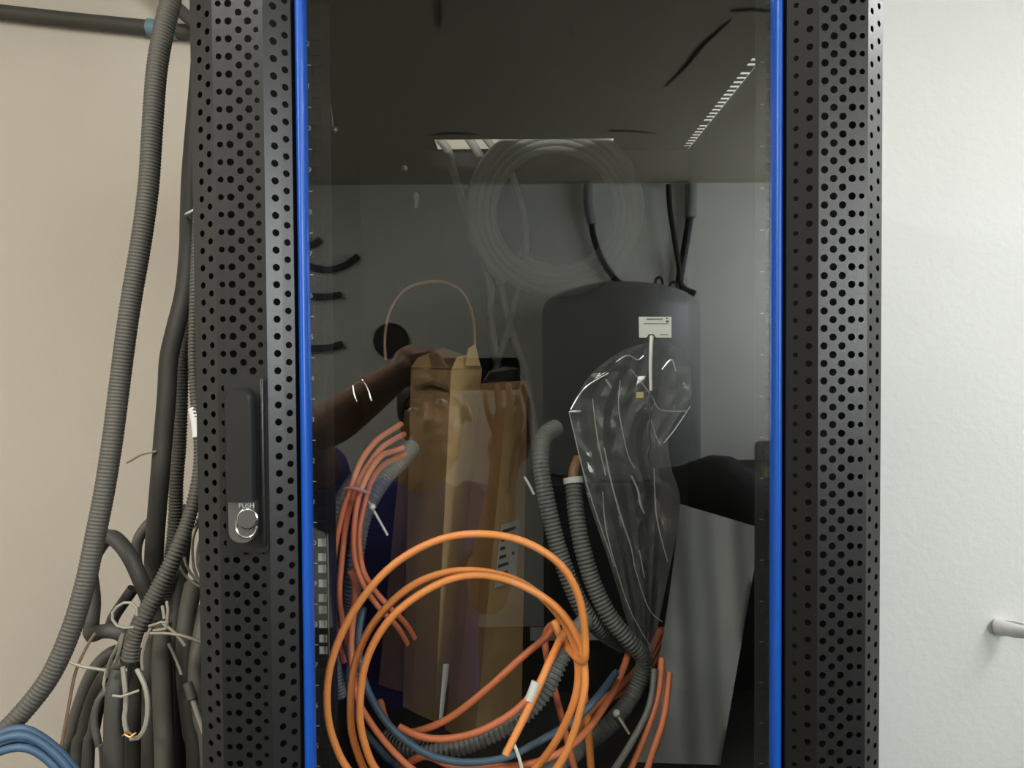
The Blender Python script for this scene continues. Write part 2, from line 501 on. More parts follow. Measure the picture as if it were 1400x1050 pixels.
profR = [(1074, .0135), (1118.5, 0), (1185, 0), (1204.5, .016)]
zB = CAM.z + (500 - 21) / F * 0.682
colsR = [(1075, 1096, 1087.5, .5, 3.4), (1096, 1118.5, 1106, 0, 4.4), (1118.5, 1132.5, 1126.5, 0, 5.0), (1132.5, 1145, 1138.8, .5, 5.0),
         (1145, 1157.5, 1151, 0, 5.0), (1157.5, 1171, 1164, .5, 5.0), (1171, 1185, 1177, .5, 3.8),
         (1185, 1194.5, 1190, 0, 4.2), (1194.5, 1204.5, 1199.3, .5, 4.2)]
mb, posR = perf('r', profR, colsR, DZ0, DZ1, PITCH * 1.012, zB)
eR = posR(1204.5, 0); iR = posR(1075, 0)
strip(mb, [(eR.x, eR.y), (eR.x + .003, eR.y + .010), (eR.x + .001, .034)])
strip(mb, [(iR.x, iR.y), (iR.x - .001, .010), (iR.x - .006, .010)])
fr = mb.build('perforated_frame', [BLACK, BLACKSHADE], cab, smooth=False, fix=False)
fr['label'] = 'right perforated door frame beside the white wall'
# closing plates behind the hollow frames
MB().box((eL.x - .0008, .028, .07), (iL.x, .033, DZ1)).build('frame_back', BLACKI, cab, smooth=False)
MB().box((iR.x, .028, .07), (eR.x + .0008, .033, DZ1)).build('frame_back', BLACKI, cab, smooth=False)

MB().box((XO0 - .006, -.021, 2.012), (XO1 + .006, .034, 2.06)).build('top_rail', BLACK, cab, smooth=False)
# blue trims: half-round profiles beside the glass
def trim(px0, px1, lab):
    x0 = (px0 - 700) / F * 0.694; x1 = (px1 - 700) / F * 0.694
    xc, hw = (x0 + x1) / 2, (x1 - x0) / 2
    n = 12; prof = []
    for i in range(n + 1):
        a = math.pi * i / n
        prof.append((xc - hw * math.cos(a), 0.004 - 0.011 * math.sin(a)))
    mb = MB()
    poly = [(x, y, 0.08) for x, y in prof]
    mb.prism(poly, (0, 0, 1.93))
    o = mb.build('trim_strip', BLUE, cab, angle=60); o['label'] = lab
trim(406.5, 422, 'blue trim at the left edge of the glass')
trim(1057.5, 1073, 'blue trim at the right edge of the glass')

gx0 = (414 - 700) / F * .7; gx1 = (1066 - 700) / F * .7
MB().box((gx0, 0.0, 0.08), (gx1, 0.004, 2.01)).build('glass_pane', GLASS, cab, smooth=False)

# handle: base plate, grip, steel lock plate with push button, raised lip
def HP(px, py, dy=0.0): return P(px, py, YM + dy)
def rounded(x0, x1, z0, z1, r, y, n=6, top=True, bot=True):
    pts = []
    def arc(cx_, cz_, a0):
        for i in range(n + 1):
            a = a0 + math.pi / 2 * i / n
            pts.append((cx_ + r * math.cos(a), y, cz_ + r * math.sin(a)))
    if top: arc(x1 - r, z1 - r, 0); arc(x0 + r, z1 - r, math.pi / 2)
    else: pts.extend([(x1, y, z1), (x0, y, z1)])
    if bot: arc(x0 + r, z0 + r, math.pi); arc(x1 - r, z0 + r, 3 * math.pi / 2)
    else: pts.extend([(x0, y, z0), (x1, y, z0)])
    return pts
a = HP(311, 755); c = HP(365, 515)
plate = MB().prism(rounded(a.x, c.x, a.z, c.z, 0.004, YM), (0, -0.002, 0)).build('handle_plate', HANDLE, cab, smooth=False)
a = HP(318, 682); c = HP(352, 529)
g = MB()
r_ = (c.x - a.x) / 2
lay = [(-.002, 1.0), (-.012, 1.0), (-.0155, .93), (-.0175, .80)]
prev = None; n_ = None; vs = []; fs = []
for dy, k in lay:
    xm_, hw_ = (a.x + c.x) / 2, r_ * k
    pl = rounded(xm_ - hw_, xm_ + hw_, a.z, c.z - r_ * (1 - k), hw_ * .98, YM + dy, bot=False)
    n_ = len(pl); vs += pl
for L in range(len(lay) - 1):
    for i in range(n_): fs.append((L*n_ + i, L*n_ + (i+1) % n_, (L+1)*n_ + (i+1) % n_, (L+1)*n_ + i))
fs.append(tuple((len(lay)-1)*n_ + i for i in range(n_))); fs.append(tuple(range(n_)))
g.add(vs, fs); grip = g.build('handle_grip', HANDLE, cab, angle=30)
a = HP(319.5, 738); c = HP(354, 681)
lp = MB().prism(rounded(a.x, c.x, a.z, c.z, 0.0105, YM - .002, top=False), (0, -0.010, 0)).build('lock_plate', STEEL, cab, smooth=False)
text_mesh('PUSH', 0.0060, 'push_lettering', PRINT, lp, HP(337, 691.5, -.0123), (1, 0, 0), (0, 0, 1), 0.0004)
def ringtube(mb, c, rx, rz, r, a0=0, a1=2*math.pi, n=28, y=0):
    mb.tube([(c.x + rx * math.cos(a0 + (a1-a0)*i/n), c.y + y, c.z + rz * math.sin(a0 + (a1-a0)*i/n)) for i in range(n + 1)], r, 6)
c0 = HP(338.5, 709.5, -.0125)
mb = MB(); ringtube(mb, c0, .0088, .0088, .0009); mb.build('chrome_ring', CHROME, lp)
c1 = HP(337, 720, -.0125)
mb = MB(); ringtube(mb, c1, .0094, .0100, .0010, math.pi * .97, math.pi * 2.03); mb.tube([(c1.x - .0094, c1.y, c1.z), (c1.x - .0090, c1.y, c1.z + .006)], .001, 6); mb.build('chrome_lip', CHROME, lp)
mb = MB(); mb.prism([(c0.x + .0082*math.cos(i*math.pi/12), c0.y + .0005, c0.z + .0082*math.sin(i*math.pi/12)) for i in range(24)], (0, -.0025, 0))
btn = mb.build('push_button', STEEL, lp, smooth=False)
a = HP(357, 746); c = HP(364.5, 519)
mb = MB(); mb.tube([( (a.x+c.x)/2, YM - .002, a.z), ((a.x+c.x)/2, YM - .0035, a.z + .004), ((a.x+c.x)/2, YM - .0035, c.z - .004), ((a.x+c.x)/2, YM - .002, c.z)], .0022, 10)
mb.build('handle_lip', BLACK, cab)

# ------------------------------------------------------------------ inside: cardboard cartons
def carton(name, lab, bot, top, y_b, y_t, faces_m, thick=0.10, crumple=0.0, lid=True):
    """bot/top: list of px of the visible vertical edges (left, corner, right) at py; y per edge"""
    pass
def carton3(lab, eb, et, mats, back=0.06, toppy=None):
    """eb, et: three (px, py, y) points: left edge, near corner, right edge, at the bottom and at the top"""
    r0 = [P(*p) for p in eb]; r1 = [P(*p) for p in et]
    for i in range(3): r0[i].z = SHZ + .0005
    def fourth(r): return r[0] + r[2] - r[1]
    c = sum(r0, Vector()) / 3; root = empty('cardboard_carton', (c.x, c.y, SHZ), lab, 'box', 'tall cardboard cartons in the cabinet')
    q0 = r0 + [fourth(r0)]; q1 = r1 + [fourth(r1)]
    N = 6
    def wall(i, j, m, nm):
        mb = MB(); vs = []; fs = []
        for a in range(N + 1):
            t = a / N
            A = q0[i].lerp(q1[i], t); B = q0[j].lerp(q1[j], t)
            nrm = (B - A).cross(Vector((0, 0, 1))).normalized()
            for b_ in range(4):
                s_ = b_ / 3
                wob = 0.0012 * math.sin(5 * t + i * 2 + 3 * s_) * (0 if b_ in (0, 3) else 1)
                vs.append(A.lerp(B, s_) + nrm * wob)
        k = len(vs)
        inn = (sum(q0, Vector()) / 4 + sum(q1, Vector()) / 4) / 2
        for v in list(vs):
            d = Vector((inn.x - v.x, inn.y - v.y, 0)).normalized() * 0.002
            vs.append(v + d)
        for a in range(N):
            for b_ in range(3):
                p = a*4 + b_
                fs.append((p, p+1, p+5, p+4)); fs.append((k+p, k+p+4, k+p+5, k+p+1))
        for b_ in range(3):
            fs.append((N*4+b_, N*4+b_+1, k+N*4+b_+1, k+N*4+b_)); fs.append((b_, k+b_, k+b_+1, b_+1))
        for a in range(N):
            fs.append((a*4, a*4+4, k+a*4+4, k+a*4)); fs.append((a*4+3, k+a*4+3, k+a*4+7, a*4+7))
        mb.add(vs, fs); return mb.build(nm, m, root, smooth=False)
    wall(0, 1, mats[0], 'side'); wall(1, 2, mats[1], 'side'); wall(2, 3, mats[0], 'side'); wall(3, 0, mats[1], 'side')
    return root, q0, q1

def flap(root, pts, m, thick=0.0016):
    """a bent piece of board through photo points (px, py, y)"""
    ps = [P(*p) for p in pts]
    n = (ps[1] - ps[0]).cross(ps[2] - ps[0]).normalized() * thick
    return MB().prism(ps, n).build('flap', m, root, smooth=False)

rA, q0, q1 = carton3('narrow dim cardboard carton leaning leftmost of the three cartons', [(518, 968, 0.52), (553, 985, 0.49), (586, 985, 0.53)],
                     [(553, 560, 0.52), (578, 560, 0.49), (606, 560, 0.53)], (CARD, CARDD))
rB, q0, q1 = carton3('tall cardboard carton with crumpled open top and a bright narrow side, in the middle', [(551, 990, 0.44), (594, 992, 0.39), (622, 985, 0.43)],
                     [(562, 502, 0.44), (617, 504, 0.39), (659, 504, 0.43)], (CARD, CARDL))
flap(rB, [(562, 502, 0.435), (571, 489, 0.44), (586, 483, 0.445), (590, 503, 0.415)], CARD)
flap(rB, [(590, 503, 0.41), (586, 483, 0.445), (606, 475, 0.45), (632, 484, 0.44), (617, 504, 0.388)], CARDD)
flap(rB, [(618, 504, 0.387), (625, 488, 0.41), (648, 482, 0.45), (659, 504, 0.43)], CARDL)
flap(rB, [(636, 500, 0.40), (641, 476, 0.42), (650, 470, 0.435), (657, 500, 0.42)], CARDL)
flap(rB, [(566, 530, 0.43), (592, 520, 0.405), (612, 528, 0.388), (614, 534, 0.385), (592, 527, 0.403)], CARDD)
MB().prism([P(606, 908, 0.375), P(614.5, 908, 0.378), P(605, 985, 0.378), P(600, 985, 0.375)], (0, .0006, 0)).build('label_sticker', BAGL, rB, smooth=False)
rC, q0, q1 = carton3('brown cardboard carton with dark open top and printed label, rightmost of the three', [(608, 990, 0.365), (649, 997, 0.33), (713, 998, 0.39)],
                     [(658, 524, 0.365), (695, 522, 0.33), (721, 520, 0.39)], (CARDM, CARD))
mb = MB()
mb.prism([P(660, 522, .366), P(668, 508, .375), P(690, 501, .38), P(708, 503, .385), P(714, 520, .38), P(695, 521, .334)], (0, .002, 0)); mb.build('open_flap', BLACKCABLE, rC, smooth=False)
def CF(u, v, off):
    # point on the label face of the rightmost carton, u along its width, v down its height
    A = q0[1].lerp(q1[1], 1 - v); B = q0[2].lerp(q1[2], 1 - v)
    n_ = (B - A).cross(Vector((0, 0, 1))).normalized()
    return A.lerp(B, u) + n_ * off
mb = MB(); mb.prism([CF(.18, .40, .0010), CF(.80, .40, .0010), CF(.74, .575, .0010), CF(.12, .575, .0010)], (CF(0, 0, .0007) - CF(0, 0, 0)))
st = mb.build('label_sticker', mat('grey label', (150, 152, 146), .7), rC, smooth=False)
for k in range(6):
    v0 = .415 + .024 * k; u0 = .22 - .01 * k
    lp_ = MB().prism([CF(u0, v0, .0018), CF(u0 + .46 - .08 * (k % 3), v0, .0018), CF(u0 + .46 - .08 * (k % 3), v0 + .009, .0018), CF(u0, v0 + .009, .0018)], (CF(0, 0, .0004) - CF(0, 0, 0)))
    lp_.build('text_line', INKB, st, smooth=False)

# ------------------------------------------------------------------ inside: orange cables
def cable(name, paths, m, lab, cat='cable', group=None, r=5.0, n=10, rib=None, depth=.12, kind=None):
    mb = MB()
    for p in paths: hose(p, r=r, n=n, rib=rib, depth=depth, mb=mb)
    o = mb.build(name, m); return tag(o, lab, cat, group, kind)

cable('orange_cable', [[(757, 850, .15), (772, 880, .13), (797, 905, .075), (800, 870, .07), (791, 815, .065), (764, 770, .06), (712, 739, .055), (650, 730, .05), (592, 741, .05), (532, 777, .05),
       (482, 838, .05), (453, 905, .05), (447, 965, .05), (457, 1015, .055), (482, 1060, .06), (540, 1110, .08), (620, 1126, .10), (700, 1105, .09),
       (765, 1045, .075), (796, 960, .07), (799, 910, .078), (788, 868, .085), (757, 827, .09), (705, 797, .085), (650, 786, .08), (596, 800, .075), (537, 842, .07),
       (502, 900, .068), (492, 965, .068), (498, 1015, .07), (522, 1062, .08), (590, 1105, .10), (680, 1095, .11), (745, 1035, .10), (783, 965, .09), (790, 905, .095),
       (772, 853, .10), (728, 806, .10), (675, 784, .095), (615, 782, .09), (560, 803, .085), (512, 850, .082), (486, 905, .08), (479, 965, .08), (484, 1015, .085), (508, 1068, .10), (552, 1096, .14), (580, 1080, .165)]],
      ORANGE, 'bright orange fibre cable wound in large open loops right behind the glass', group=None, r=5.4)
cable('orange_cable', [[(792, 1075, .2), (775, 1010, .2), (745, 880, .19), (762, 850, .17), (752, 866, .155), (712, 900, .145), (668, 940, .14), (620, 978, .145), (580, 997, .15), (545, 1002, .17), (528, 985, .2), (520, 960, .24)]],
      ORANGE2, 'orange cable sweeping under the cartons as a shallow bowl across the coil centre', r=5.0)
cable('orange_cable', [[(742, 925, .15), (728, 948, .14), (700, 975, .135), (655, 1000, .132), (610, 1010, .13), (575, 1007, .13), (546, 994, .14)]],
      ORANGE2, 'orange cable curving above the ribbed conduit at the coil bottom', r=5.0)
mb = MB(); hose([(808, 1050, .215), (800, 960, .20), (778, 866, .145), (756, 895, .105), (738, 935, .085), (717, 980, .075), (691, 1032, .06)], r=5.4, n=12, mb=mb)
o = mb.build('orange_cable', ORANGE); tag(o, 'cut orange cable end pointing down with white tape near the tip', 'cable')
mb = MB(); hose([(733, 932, .0835), (730, 941, .0815), (723, 958, .079)], r=6.6, n=12, mb=mb); mb.build('white_tape', WHITEP, o)
mb = MB(); hose([(694, 1024, .0625), (690.6, 1033, .0597)], r=5.2, n=12, mb=mb); mb.build('cut_end', CARDL, o)
cable('orange_cable', [[(540, 1055, .16), (580, 1034, .14), (620, 1047, .12), (680, 1049, .12), (740, 1040, .125), (790, 1012, .14), (830, 960, .2), (850, 920, .26), (862, 885, .3)]],
      ORANGE2, 'orange cable running flat along the bottom of the coil towards the bag', r=5.0)
cable('orange_cable', [[(478, 780, .16), (486, 800, .16), (483, 840, .16), (480, 890, .15), (487, 950, .14), (508, 990, .13), (540, 1030, .12), (580, 1062, .12), (640, 1080, .15)]],
      ORANGE2, 'aged orange cable dropping inside the left of the coil beside the blue-grey cable', r=4.6)
for path, lab in (([(548, 580, .30), (532, 590, .26), (514, 603, .22), (495, 628, .19), (481, 662, .17), (468, 702, .165), (458, 752, .16), (454, 800, .16), (457, 842, .165), (463, 876, .18), (470, 905, .19)], 'outermost orange cable of the strapped bunch left of the cartons'),
                  ([(552, 594, .30), (537, 602, .26), (521, 613, .222), (503, 637, .190), (487, 666, .174), (475, 706, .168), (468, 760, .155), (464, 810, .15), (468, 850, .16), (475, 880, .165)], 'second orange cable of the strapped bunch, beside the outermost'),
                  ([(552, 612, .245), (538, 617, .235), (521, 624, .200), (503, 649, .169), (490, 682, .157), (484, 722, .150), (485, 765, .146), (497, 800, .143), (519, 832, .140), (542, 856, .17), (556, 880, .21)], 'third orange cable of the strapped bunch, bowing right at its foot'),
                  ([(554, 622, .262), (541, 627, .248), (524, 636, .220), (509, 656, .192), (498, 690, .174), (491, 730, .166), (495, 775, .160), (509, 803, .157), (530, 828, .155), (552, 850, .19), (566, 872, .23)], 'innermost orange cable of the strapped bunch, against the ribbed conduit')):
    cable('orange_cable', [path], ORANGE2, lab, r=4.1)
mb = MB(); hose([(471, 669, .158), (476, 667, .152), (486, 668, .150), (497, 671, .148), (503, 674, .155)], r=2.6, n=8, mb=mb)
o = mb.build('cable_tie', mat('pinkish tie', (205, 150, 130), .5)); tag(o, 'pale cable tie strapped around the bunch of orange cables', 'cable tie')
mb = MB(); hose([(504, 686, .185), (512, 700, .17), (520, 714, .165), (530, 732, .16)], r=1.8, n=6, mb=mb); mb.ball(P(509, 693, .17), .004)
o = mb.build('cable_tie', WHITEP); tag(o, 'white cable tie tail sticking out from the ribbed conduit left of the cartons', 'cable tie')

# thin pigtail loop over the cartons and orange strands further back
cable('pigtail_loop', [[(527, 492, .50), (526, 460, .50), (533, 425, .50), (552, 397, .50), (580, 386, .50), (610, 386, .50), (634, 402, .50), (646, 432, .50), (649, 470, .49), (646, 520, .45), (645, 600, .44)]],
      mat('pale orange pigtail', (190, 146, 118), .5), 'thin pale pigtail fibre looping above the open carton top', r=2.1)
for i, (dx, yv) in enumerate(((0, .43), (14, .475), (30, .52))):
    cable('orange_cable', [[(905 + dx*.3, 860, yv), (880 + dx*.5, 905, yv), (845 + dx, 942, yv - .05), (812 + dx, 968 - i*8, yv - .08), (786 + dx, 1005 - i*16, yv - .12)]], ORANGE2,
          ('dim orange cable nearest the coil, passing behind the thick conduit', 'dim orange cable between two others behind the thick conduit', 'dim orange cable furthest right behind the thick conduit')[i], r=5.5)
for i, (p, m_) in enumerate((([(905, 900, .20), (900, 950, .18), (882, 1005, .16), (858, 1062, .16)], ORANGE2), ([(915, 920, .20), (908, 980, .17), (892, 1030, .16), (880, 1070, .16)], ORANGE2),
                           ([(895, 915, .19), (888, 965, .17), (865, 1012, .15), (838, 1055, .15)], CONDIN))):
    cable('jumper_cable', [p], m_, ('pinkish jumper cable under the bag, left of its twin', 'pinkish jumper cable under the bag, beside the grey sheet', 'grey jumper cable fanning out under the bag')[i], r=4.6)

# blue-grey cables
cable('blue_cable', [[(497, 830, .17), (490, 870, .16), (494, 915, .15), (508, 955, .14), (535, 995, .12), (580, 1029, .108), (630, 1042, .104), (690, 1036, .108), (740, 1012, .125), (785, 985, .15), (815, 955, .165), (842, 920, .23)]],
      BLUEG, 'blue-grey cable curving through the lower orange coil', r=5.2)
cable('blue_cable', [[(478, 900, .205), (477, 935, .18), (488, 985, .165), (513, 1018, .165), (540, 1045, .18), (585, 1066, .19)]], BLUEG,
      'dim blue-grey cable low on the left inside the coil', r=5.0)

# ribbed conduits inside
CR = .0052
cable('corrugated_conduit', [[(562, 612, .36), (548, 630, .315), (528, 650, .275), (510, 677, .245), (496, 708, .23), (488, 745, .215), (482, 800, .215), (480, 860, .24), (488, 930, .25)]], CONDIN,
      'grey ribbed conduit running behind the strapped orange cables', 'conduit', r=12.5, n=14, rib=CR)
cable('corrugated_conduit', [[(486, 655, .26), (468, 680, .235), (455, 712, .225), (448, 760, .215), (446, 810, .215), (448, 850, .23), (454, 900, .25), (466, 950, .27)]], CONDIN,
      'grey ribbed conduit hugging the left rack rail', 'conduit', r=11, n=14, rib=CR)
cable('corrugated_conduit', [[(760, 585, .36), (745, 596, .33), (739, 622, .31), (743, 660, .30), (752, 705, .295), (764, 752, .29), (781, 800, .285), (800, 838, .285), (822, 862, .30), (850, 880, .34)]], CONDIN,
      'light grey ribbed conduit standing just right of the cartons', 'conduit', r=12.5, n=14, rib=CR)
mb = MB(); hose([(784, 660, .31), (788, 705, .295), (797, 752, .285), (812, 800, .28), (833, 842, .275), (860, 876, .275), (880, 900, .28), (876, 925, .28), (862, 955, .27), (836, 988, .25), (800, 1018, .23), (756, 1052, .21), (715, 1072, .2)], r=12.5, n=14, rib=CR, mb=mb)
o = mb.build('corrugated_conduit', CONDIN); tag(o, 'grey ribbed conduit with white collar looping back under the bag', 'conduit')
mb = MB(); hose([(783.5, 653, .311), (784.5, 661, .309)], r=14, n=16, mb=mb); mb.build('white_collar', WHITEP, o)
mb = MB(); hose([(783, 655, .311), (785, 640, .315), (790, 628, .33)], r=7, n=10, mb=mb); mb.build('brass_gland', mat('brown gland', (150, 110, 70), .5), o)
cable('corrugated_conduit', [[(800, 850, .26), (782, 872, .20), (768, 898, .175), (748, 940, .165), (722, 972, .16), (690, 995, .155), (650, 1014, .155), (605, 1026, .16), (560, 1022, .18), (530, 1005, .21)]], CONDIN,
      'shiny dark ribbed conduit curving along the bottom of the orange coil', 'conduit', r=12.5, n=16, rib=.0062, depth=.2)
mb = MB(); hose([(700, 1012, .11), (708, 1030, .105), (716, 1060, .1)], r=2.5, n=6, mb=mb)
o = mb.build('cable_tie', WHITEP); tag(o, 'translucent cable tie hanging at the bottom of the coil', 'cable tie')
mb = MB(); hose([(844, 977, .235), (852, 990, .235), (860, 1003, .24)], r=2, n=6, mb=mb); mb.ball(P(843, 975, .235), .005)
o = mb.build('cable_tie', WHITEP); tag(o, 'cable tie on the looping conduit under the bag', 'cable tie')
mb = MB(); hose([(717, 652, .30), (724, 664, .297), (730, 676, .297)], r=1.7, n=6, mb=mb)
o = mb.build('cable_tie', WHITEP); tag(o, 'short white cable tie tip beside the light conduit right of the cartons', 'cable tie')

# paper strip at the back
mb = MB(); mb.prism([P(725, 858, .68), P(800, 857, .68), P(812, 866, .68), P(824, 866, .68), P(824, 875, .68), P(725, 876, .68)], (0, .002, 0))
o = mb.build('white_bracket', WHITEP, smooth=False); tag(o, 'flat white bracket lying at the back of the shelf behind the coil', 'bracket')

# small metal bits at the upper left, inside
mb = MB(); hose([(437, 178, .16), (461, 178, .16)], r=2.4, n=10, mb=mb); hose([(437, 170, .16), (439, 188, .16)], r=3.0, n=10, mb=mb)
hose([(452, 143, .16), (454, 160, .16), (456, 178, .16)], r=.7, n=6, mb=mb); mb.ball(P(458, 178, .16), .004)
o = mb.build('metal_clip', STEEL); tag(o, 'small bright metal clip high on the left rack rail', 'clip')
mb = MB(); hose([(482, 527, .3), (484, 540, .3), (487, 548, .3)], r=1.6, n=8, mb=mb); hose([(495, 520, .3), (502, 530, .3), (507, 546, .3)], r=1.6, n=8, mb=mb)
hose([(482, 527, .3), (488, 522, .3), (495, 520, .3)], r=1.2, n=8, mb=mb)
for q in ((487, 548), (507, 547), (495, 520)): mb.ball(P(*q, .3), .0032)
o = mb.build('metal_hook', CHROME); tag(o, 'pair of thin shiny metal prongs left of the cartons', 'hook')
mb = MB(); mb.ball(P(553, 230, .7), .004); mb.ball(P(553, 230, .712), .006, sc=(1, .5, 1)); o = mb.build('screw_head', WHITEP); tag(o, 'bright screw head on the back panel left of the milky coil', 'screw')
mb = MB(); hose([(568, 264, .7), (569, 272, .7), (568.5, 285, .7)], r=3.0, n=8, mb=mb); mb.ball(P(569, 270, .70), .006, sc=(1, .8, 1.5)); o = mb.build('plastic_plug', WHITEP); tag(o, 'tiny white plug on the back panel below the roof', 'plug')

# milky tubing coil hanging in the rear cable slot
mb = MB()
def ell(mb, cx_, cy_, rx, ry, y, r, a0, a1, n=48, dr=0.0, dy=0.0):
    q = []
    for i in range(n + 1):
        t = i / n; a = math.radians(a0 + (a1 - a0) * t)
        q.append((cx_ + (rx + dr * t) * math.cos(a), cy_ + (ry + dr * t) * math.sin(a), y + dy * t, r))
    pts, rad = samples(q, 1); mb.tube(pts, rad, 10)
ell(mb, 761, 288, 118, 118, .662, 9, -235, 125 + 360 * 3, n=200, dr=-36, dy=.03)
hose([(600, 190, .69), (612, 205, .69), (622, 240, .69), (640, 300, .69), (668, 380, .69), (672, 450, .69), (690, 560, .68), (700, 700, .66)], r=6, n=10, mb=mb)
hose([(640, 188, .70), (655, 212, .70), (668, 250, .70), (676, 330, .70), (690, 420, .70), (720, 520, .69), (735, 640, .66)], r=6, n=10, mb=mb)
hose([(662, 187, .695), (675, 203, .695), (700, 240, .695), (720, 330, .695), (700, 430, .69), (660, 560, .68)], r=5, n=10, mb=mb)
o = mb.build('tubing_coil', COILW); tag(o, 'milky white tubing coil hanging through the rear roof slot inside the cabinet', 'tubing')

# ------------------------------------------------------------------ plastic bag, card, grey sheet
bl = [(852, 478), (820, 500), (798, 525), (780, 562), (788, 605), (796, 640), (803, 680), (818, 725), (835, 775), (850, 825), (866, 880), (880, 925)]
br = [(905, 462), (940, 488), (945, 515), (944, 545), (915, 590), (918, 640), (930, 680), (925, 730), (915, 780), (905, 830), (895, 880), (890, 925)]
NT, NS = 30, 15
bl2, br2 = crom(bl, 6), crom(br, 6)
def edge(e, t):
    k = t * (len(e) - 1); i = min(int(k), len(e) - 2); u = k - i
    return e[i][0] + (e[i+1][0] - e[i][0]) * u, e[i][1] + (e[i+1][1] - e[i][1]) * u
rng = random.Random(3)
folds = [(rng.uniform(0, 1), rng.uniform(-.25, .25), rng.uniform(.03, .09), rng.uniform(.005, .016) * rng.choice((1, -1))) for _ in range(16)]
vs = []; fs = []
for i in range(NT + 1):
    t = i / NT
    xl, yl = edge(bl2, t); xr, yr = edge(br2, t)
    for side in (0, 1):
        for j in range(NS):
            s = j / (NS - 1) if side == 0 else 1 - j / (NS - 1)
            h = 0.020 * math.sin(math.pi * s) * (1 if side == 0 else -0.6)
            for (c_, sl, wd, am) in folds:
                d = (s - c_ - sl * (t - .5)) / wd
                if side == 0: h += am * max(0.0, 1 - abs(d))
                else: h += .5 * am * max(0.0, 1 - abs(d * .8))
            h += rng.uniform(-.004, .004) * (1.8 if t < .3 else .7)
            y = .215 - h + .03 * t
            vs.append(P(xl + (xr - xl) * s, yl + (yr - yl) * s, y))
W2 = 2 * NS
for i in range(NT):
    for j in range(W2 - 1):
        p = i * W2 + j
        fs.append((p, p + 1, p + W2 + 1)); fs.append((p, p + W2 + 1, p + W2))
mb = MB().add(vs, fs)
bag = mb.build('plastic_bag', BAG, smooth=False, fix=False); tag(bag, 'crumpled clear plastic bag hanging right of the conduits, white card at its top', 'bag')
for fr_ in ([(826, 612, 1.0), (836, 660, 1.2), (850, 710, 1.4), (862, 745, 1.2), (868, 775, .6)], [(886, 558, .7), (894, 588, 1.2), (902, 608, .9)], [(863, 650, 1.2), (872, 670, 1.6), (876, 690, 1.8), (881, 702, 1.0)],
            [(894, 640, .6), (897, 700, .9), (905, 740, 1.0), (913, 768, .6)], [(778, 563, .8), (795, 635, 1.0), (811, 690, .9), (830, 745, .9), (840, 775, .7)], [(828, 518, 1.2), (832, 524, 1.8), (836, 530, 1.2)],
            [(778, 563, 1.2), (786, 562.5, 2.0), (794, 562, 1.2)], [(780, 560, .7), (800, 530, .9), (832, 510, .9)], [(944, 555, .6), (922, 588, 1.0), (907, 606, .7)], [(862, 504, .7), (890, 540, 1.0), (903, 560, .8), (938, 562, .6)],
            [(824, 672, .7), (828, 720, .9), (842, 775, .8), (862, 835, .8), (890, 885, .5)], [(874, 752, .9), (881, 790, .7)], [(848, 520, .6), (846, 560, .8), (858, 620, .7), (868, 640, .9)], [(810, 545, .6), (817, 600, .9), (828, 650, .8)],
            [(905, 505, 1.0), (918, 492, 1.4), (924, 508, .8)], [(842, 495, .7), (858, 486, 1.2), (872, 492, .8), (880, 486, .7)], [(866, 770, .6), (886, 830, .8), (905, 850, .6)]):
    mb = MB(); pts, rad = samples([(x, yv, .188, r) for (x, yv, r) in fr_]); mb.tube(pts, rad, 6); mb.build('fold_highlight', FOLDHI, bag)  # highlights along the folds, put in as thin milky tubes
mb = MB(); pts, rad = samples([(891, 459.5, .19, 2.9), (890, 480, .184, 2.7), (889.5, 505, .182, 2.4), (890, 534, .182, 2.2)]); mb.tube(pts, rad, 8); mb.build('tear_strip', WHITEP, bag)
mb = MB(); pts, rad = samples([(890, 534, .182, 1.9), (886, 552, .182, 2.3), (889, 570, .182, 1.5), (886, 588, .182, 2.4), (889, 606, .182, 1.4), (885, 622, .182, 2.0), (889, 632, .182, .8)]); mb.tube(pts, rad, 6); mb.build('torn_edge', DARKTEAR, bag)
card = MB().prism([P(873.5, 433, .195), P(918, 433, .195), P(918, 461.5, .195), P(897, 461.5, .195), P(894, 457, .195), P(887, 457, .195), P(884, 461.5, .195), P(874, 461.5, .195)], (0, .0012, 0)).build('card_label', BAGL, smooth=False)
tag(card, 'small white printed card above the clear plastic bag', 'label')
mb = MB()
for (x0, x1, y0, y1) in ((884, 906, 435.4, 437.2), (880, 914, 442, 443), (902, 914, 457.2, 458.2)):
    mb.prism([P(x0, y0, .1948), P(x1, y0, .1948), P(x1, y1, .1948), P(x0, y1, .1948)], (0, -.0003, 0))
mb.build('text_line', INK, card, smooth=False)
mb = MB()
for (x0, x1, y0, y1) in ((910.5, 914.5, 438.3, 440.8), (911, 913, 434.5, 436.3)):
    mb.prism([P(x0, y0, .1948), P(x1, y0, .1948), P(x1, y1, .1948), P(x0, y1, .1948)], (0, -.0003, 0))
mb.build('black_mark', INKB, card, smooth=False)
mb = MB()
mb.prism([P(870, 536, .20), P(880, 536, .20), P(880, 544, .20), P(870, 544, .20)], (0, .002, 0)); o = mb.build('yellow_tag', mat('yellow tag', (190, 180, 110), .6), bag, smooth=False)

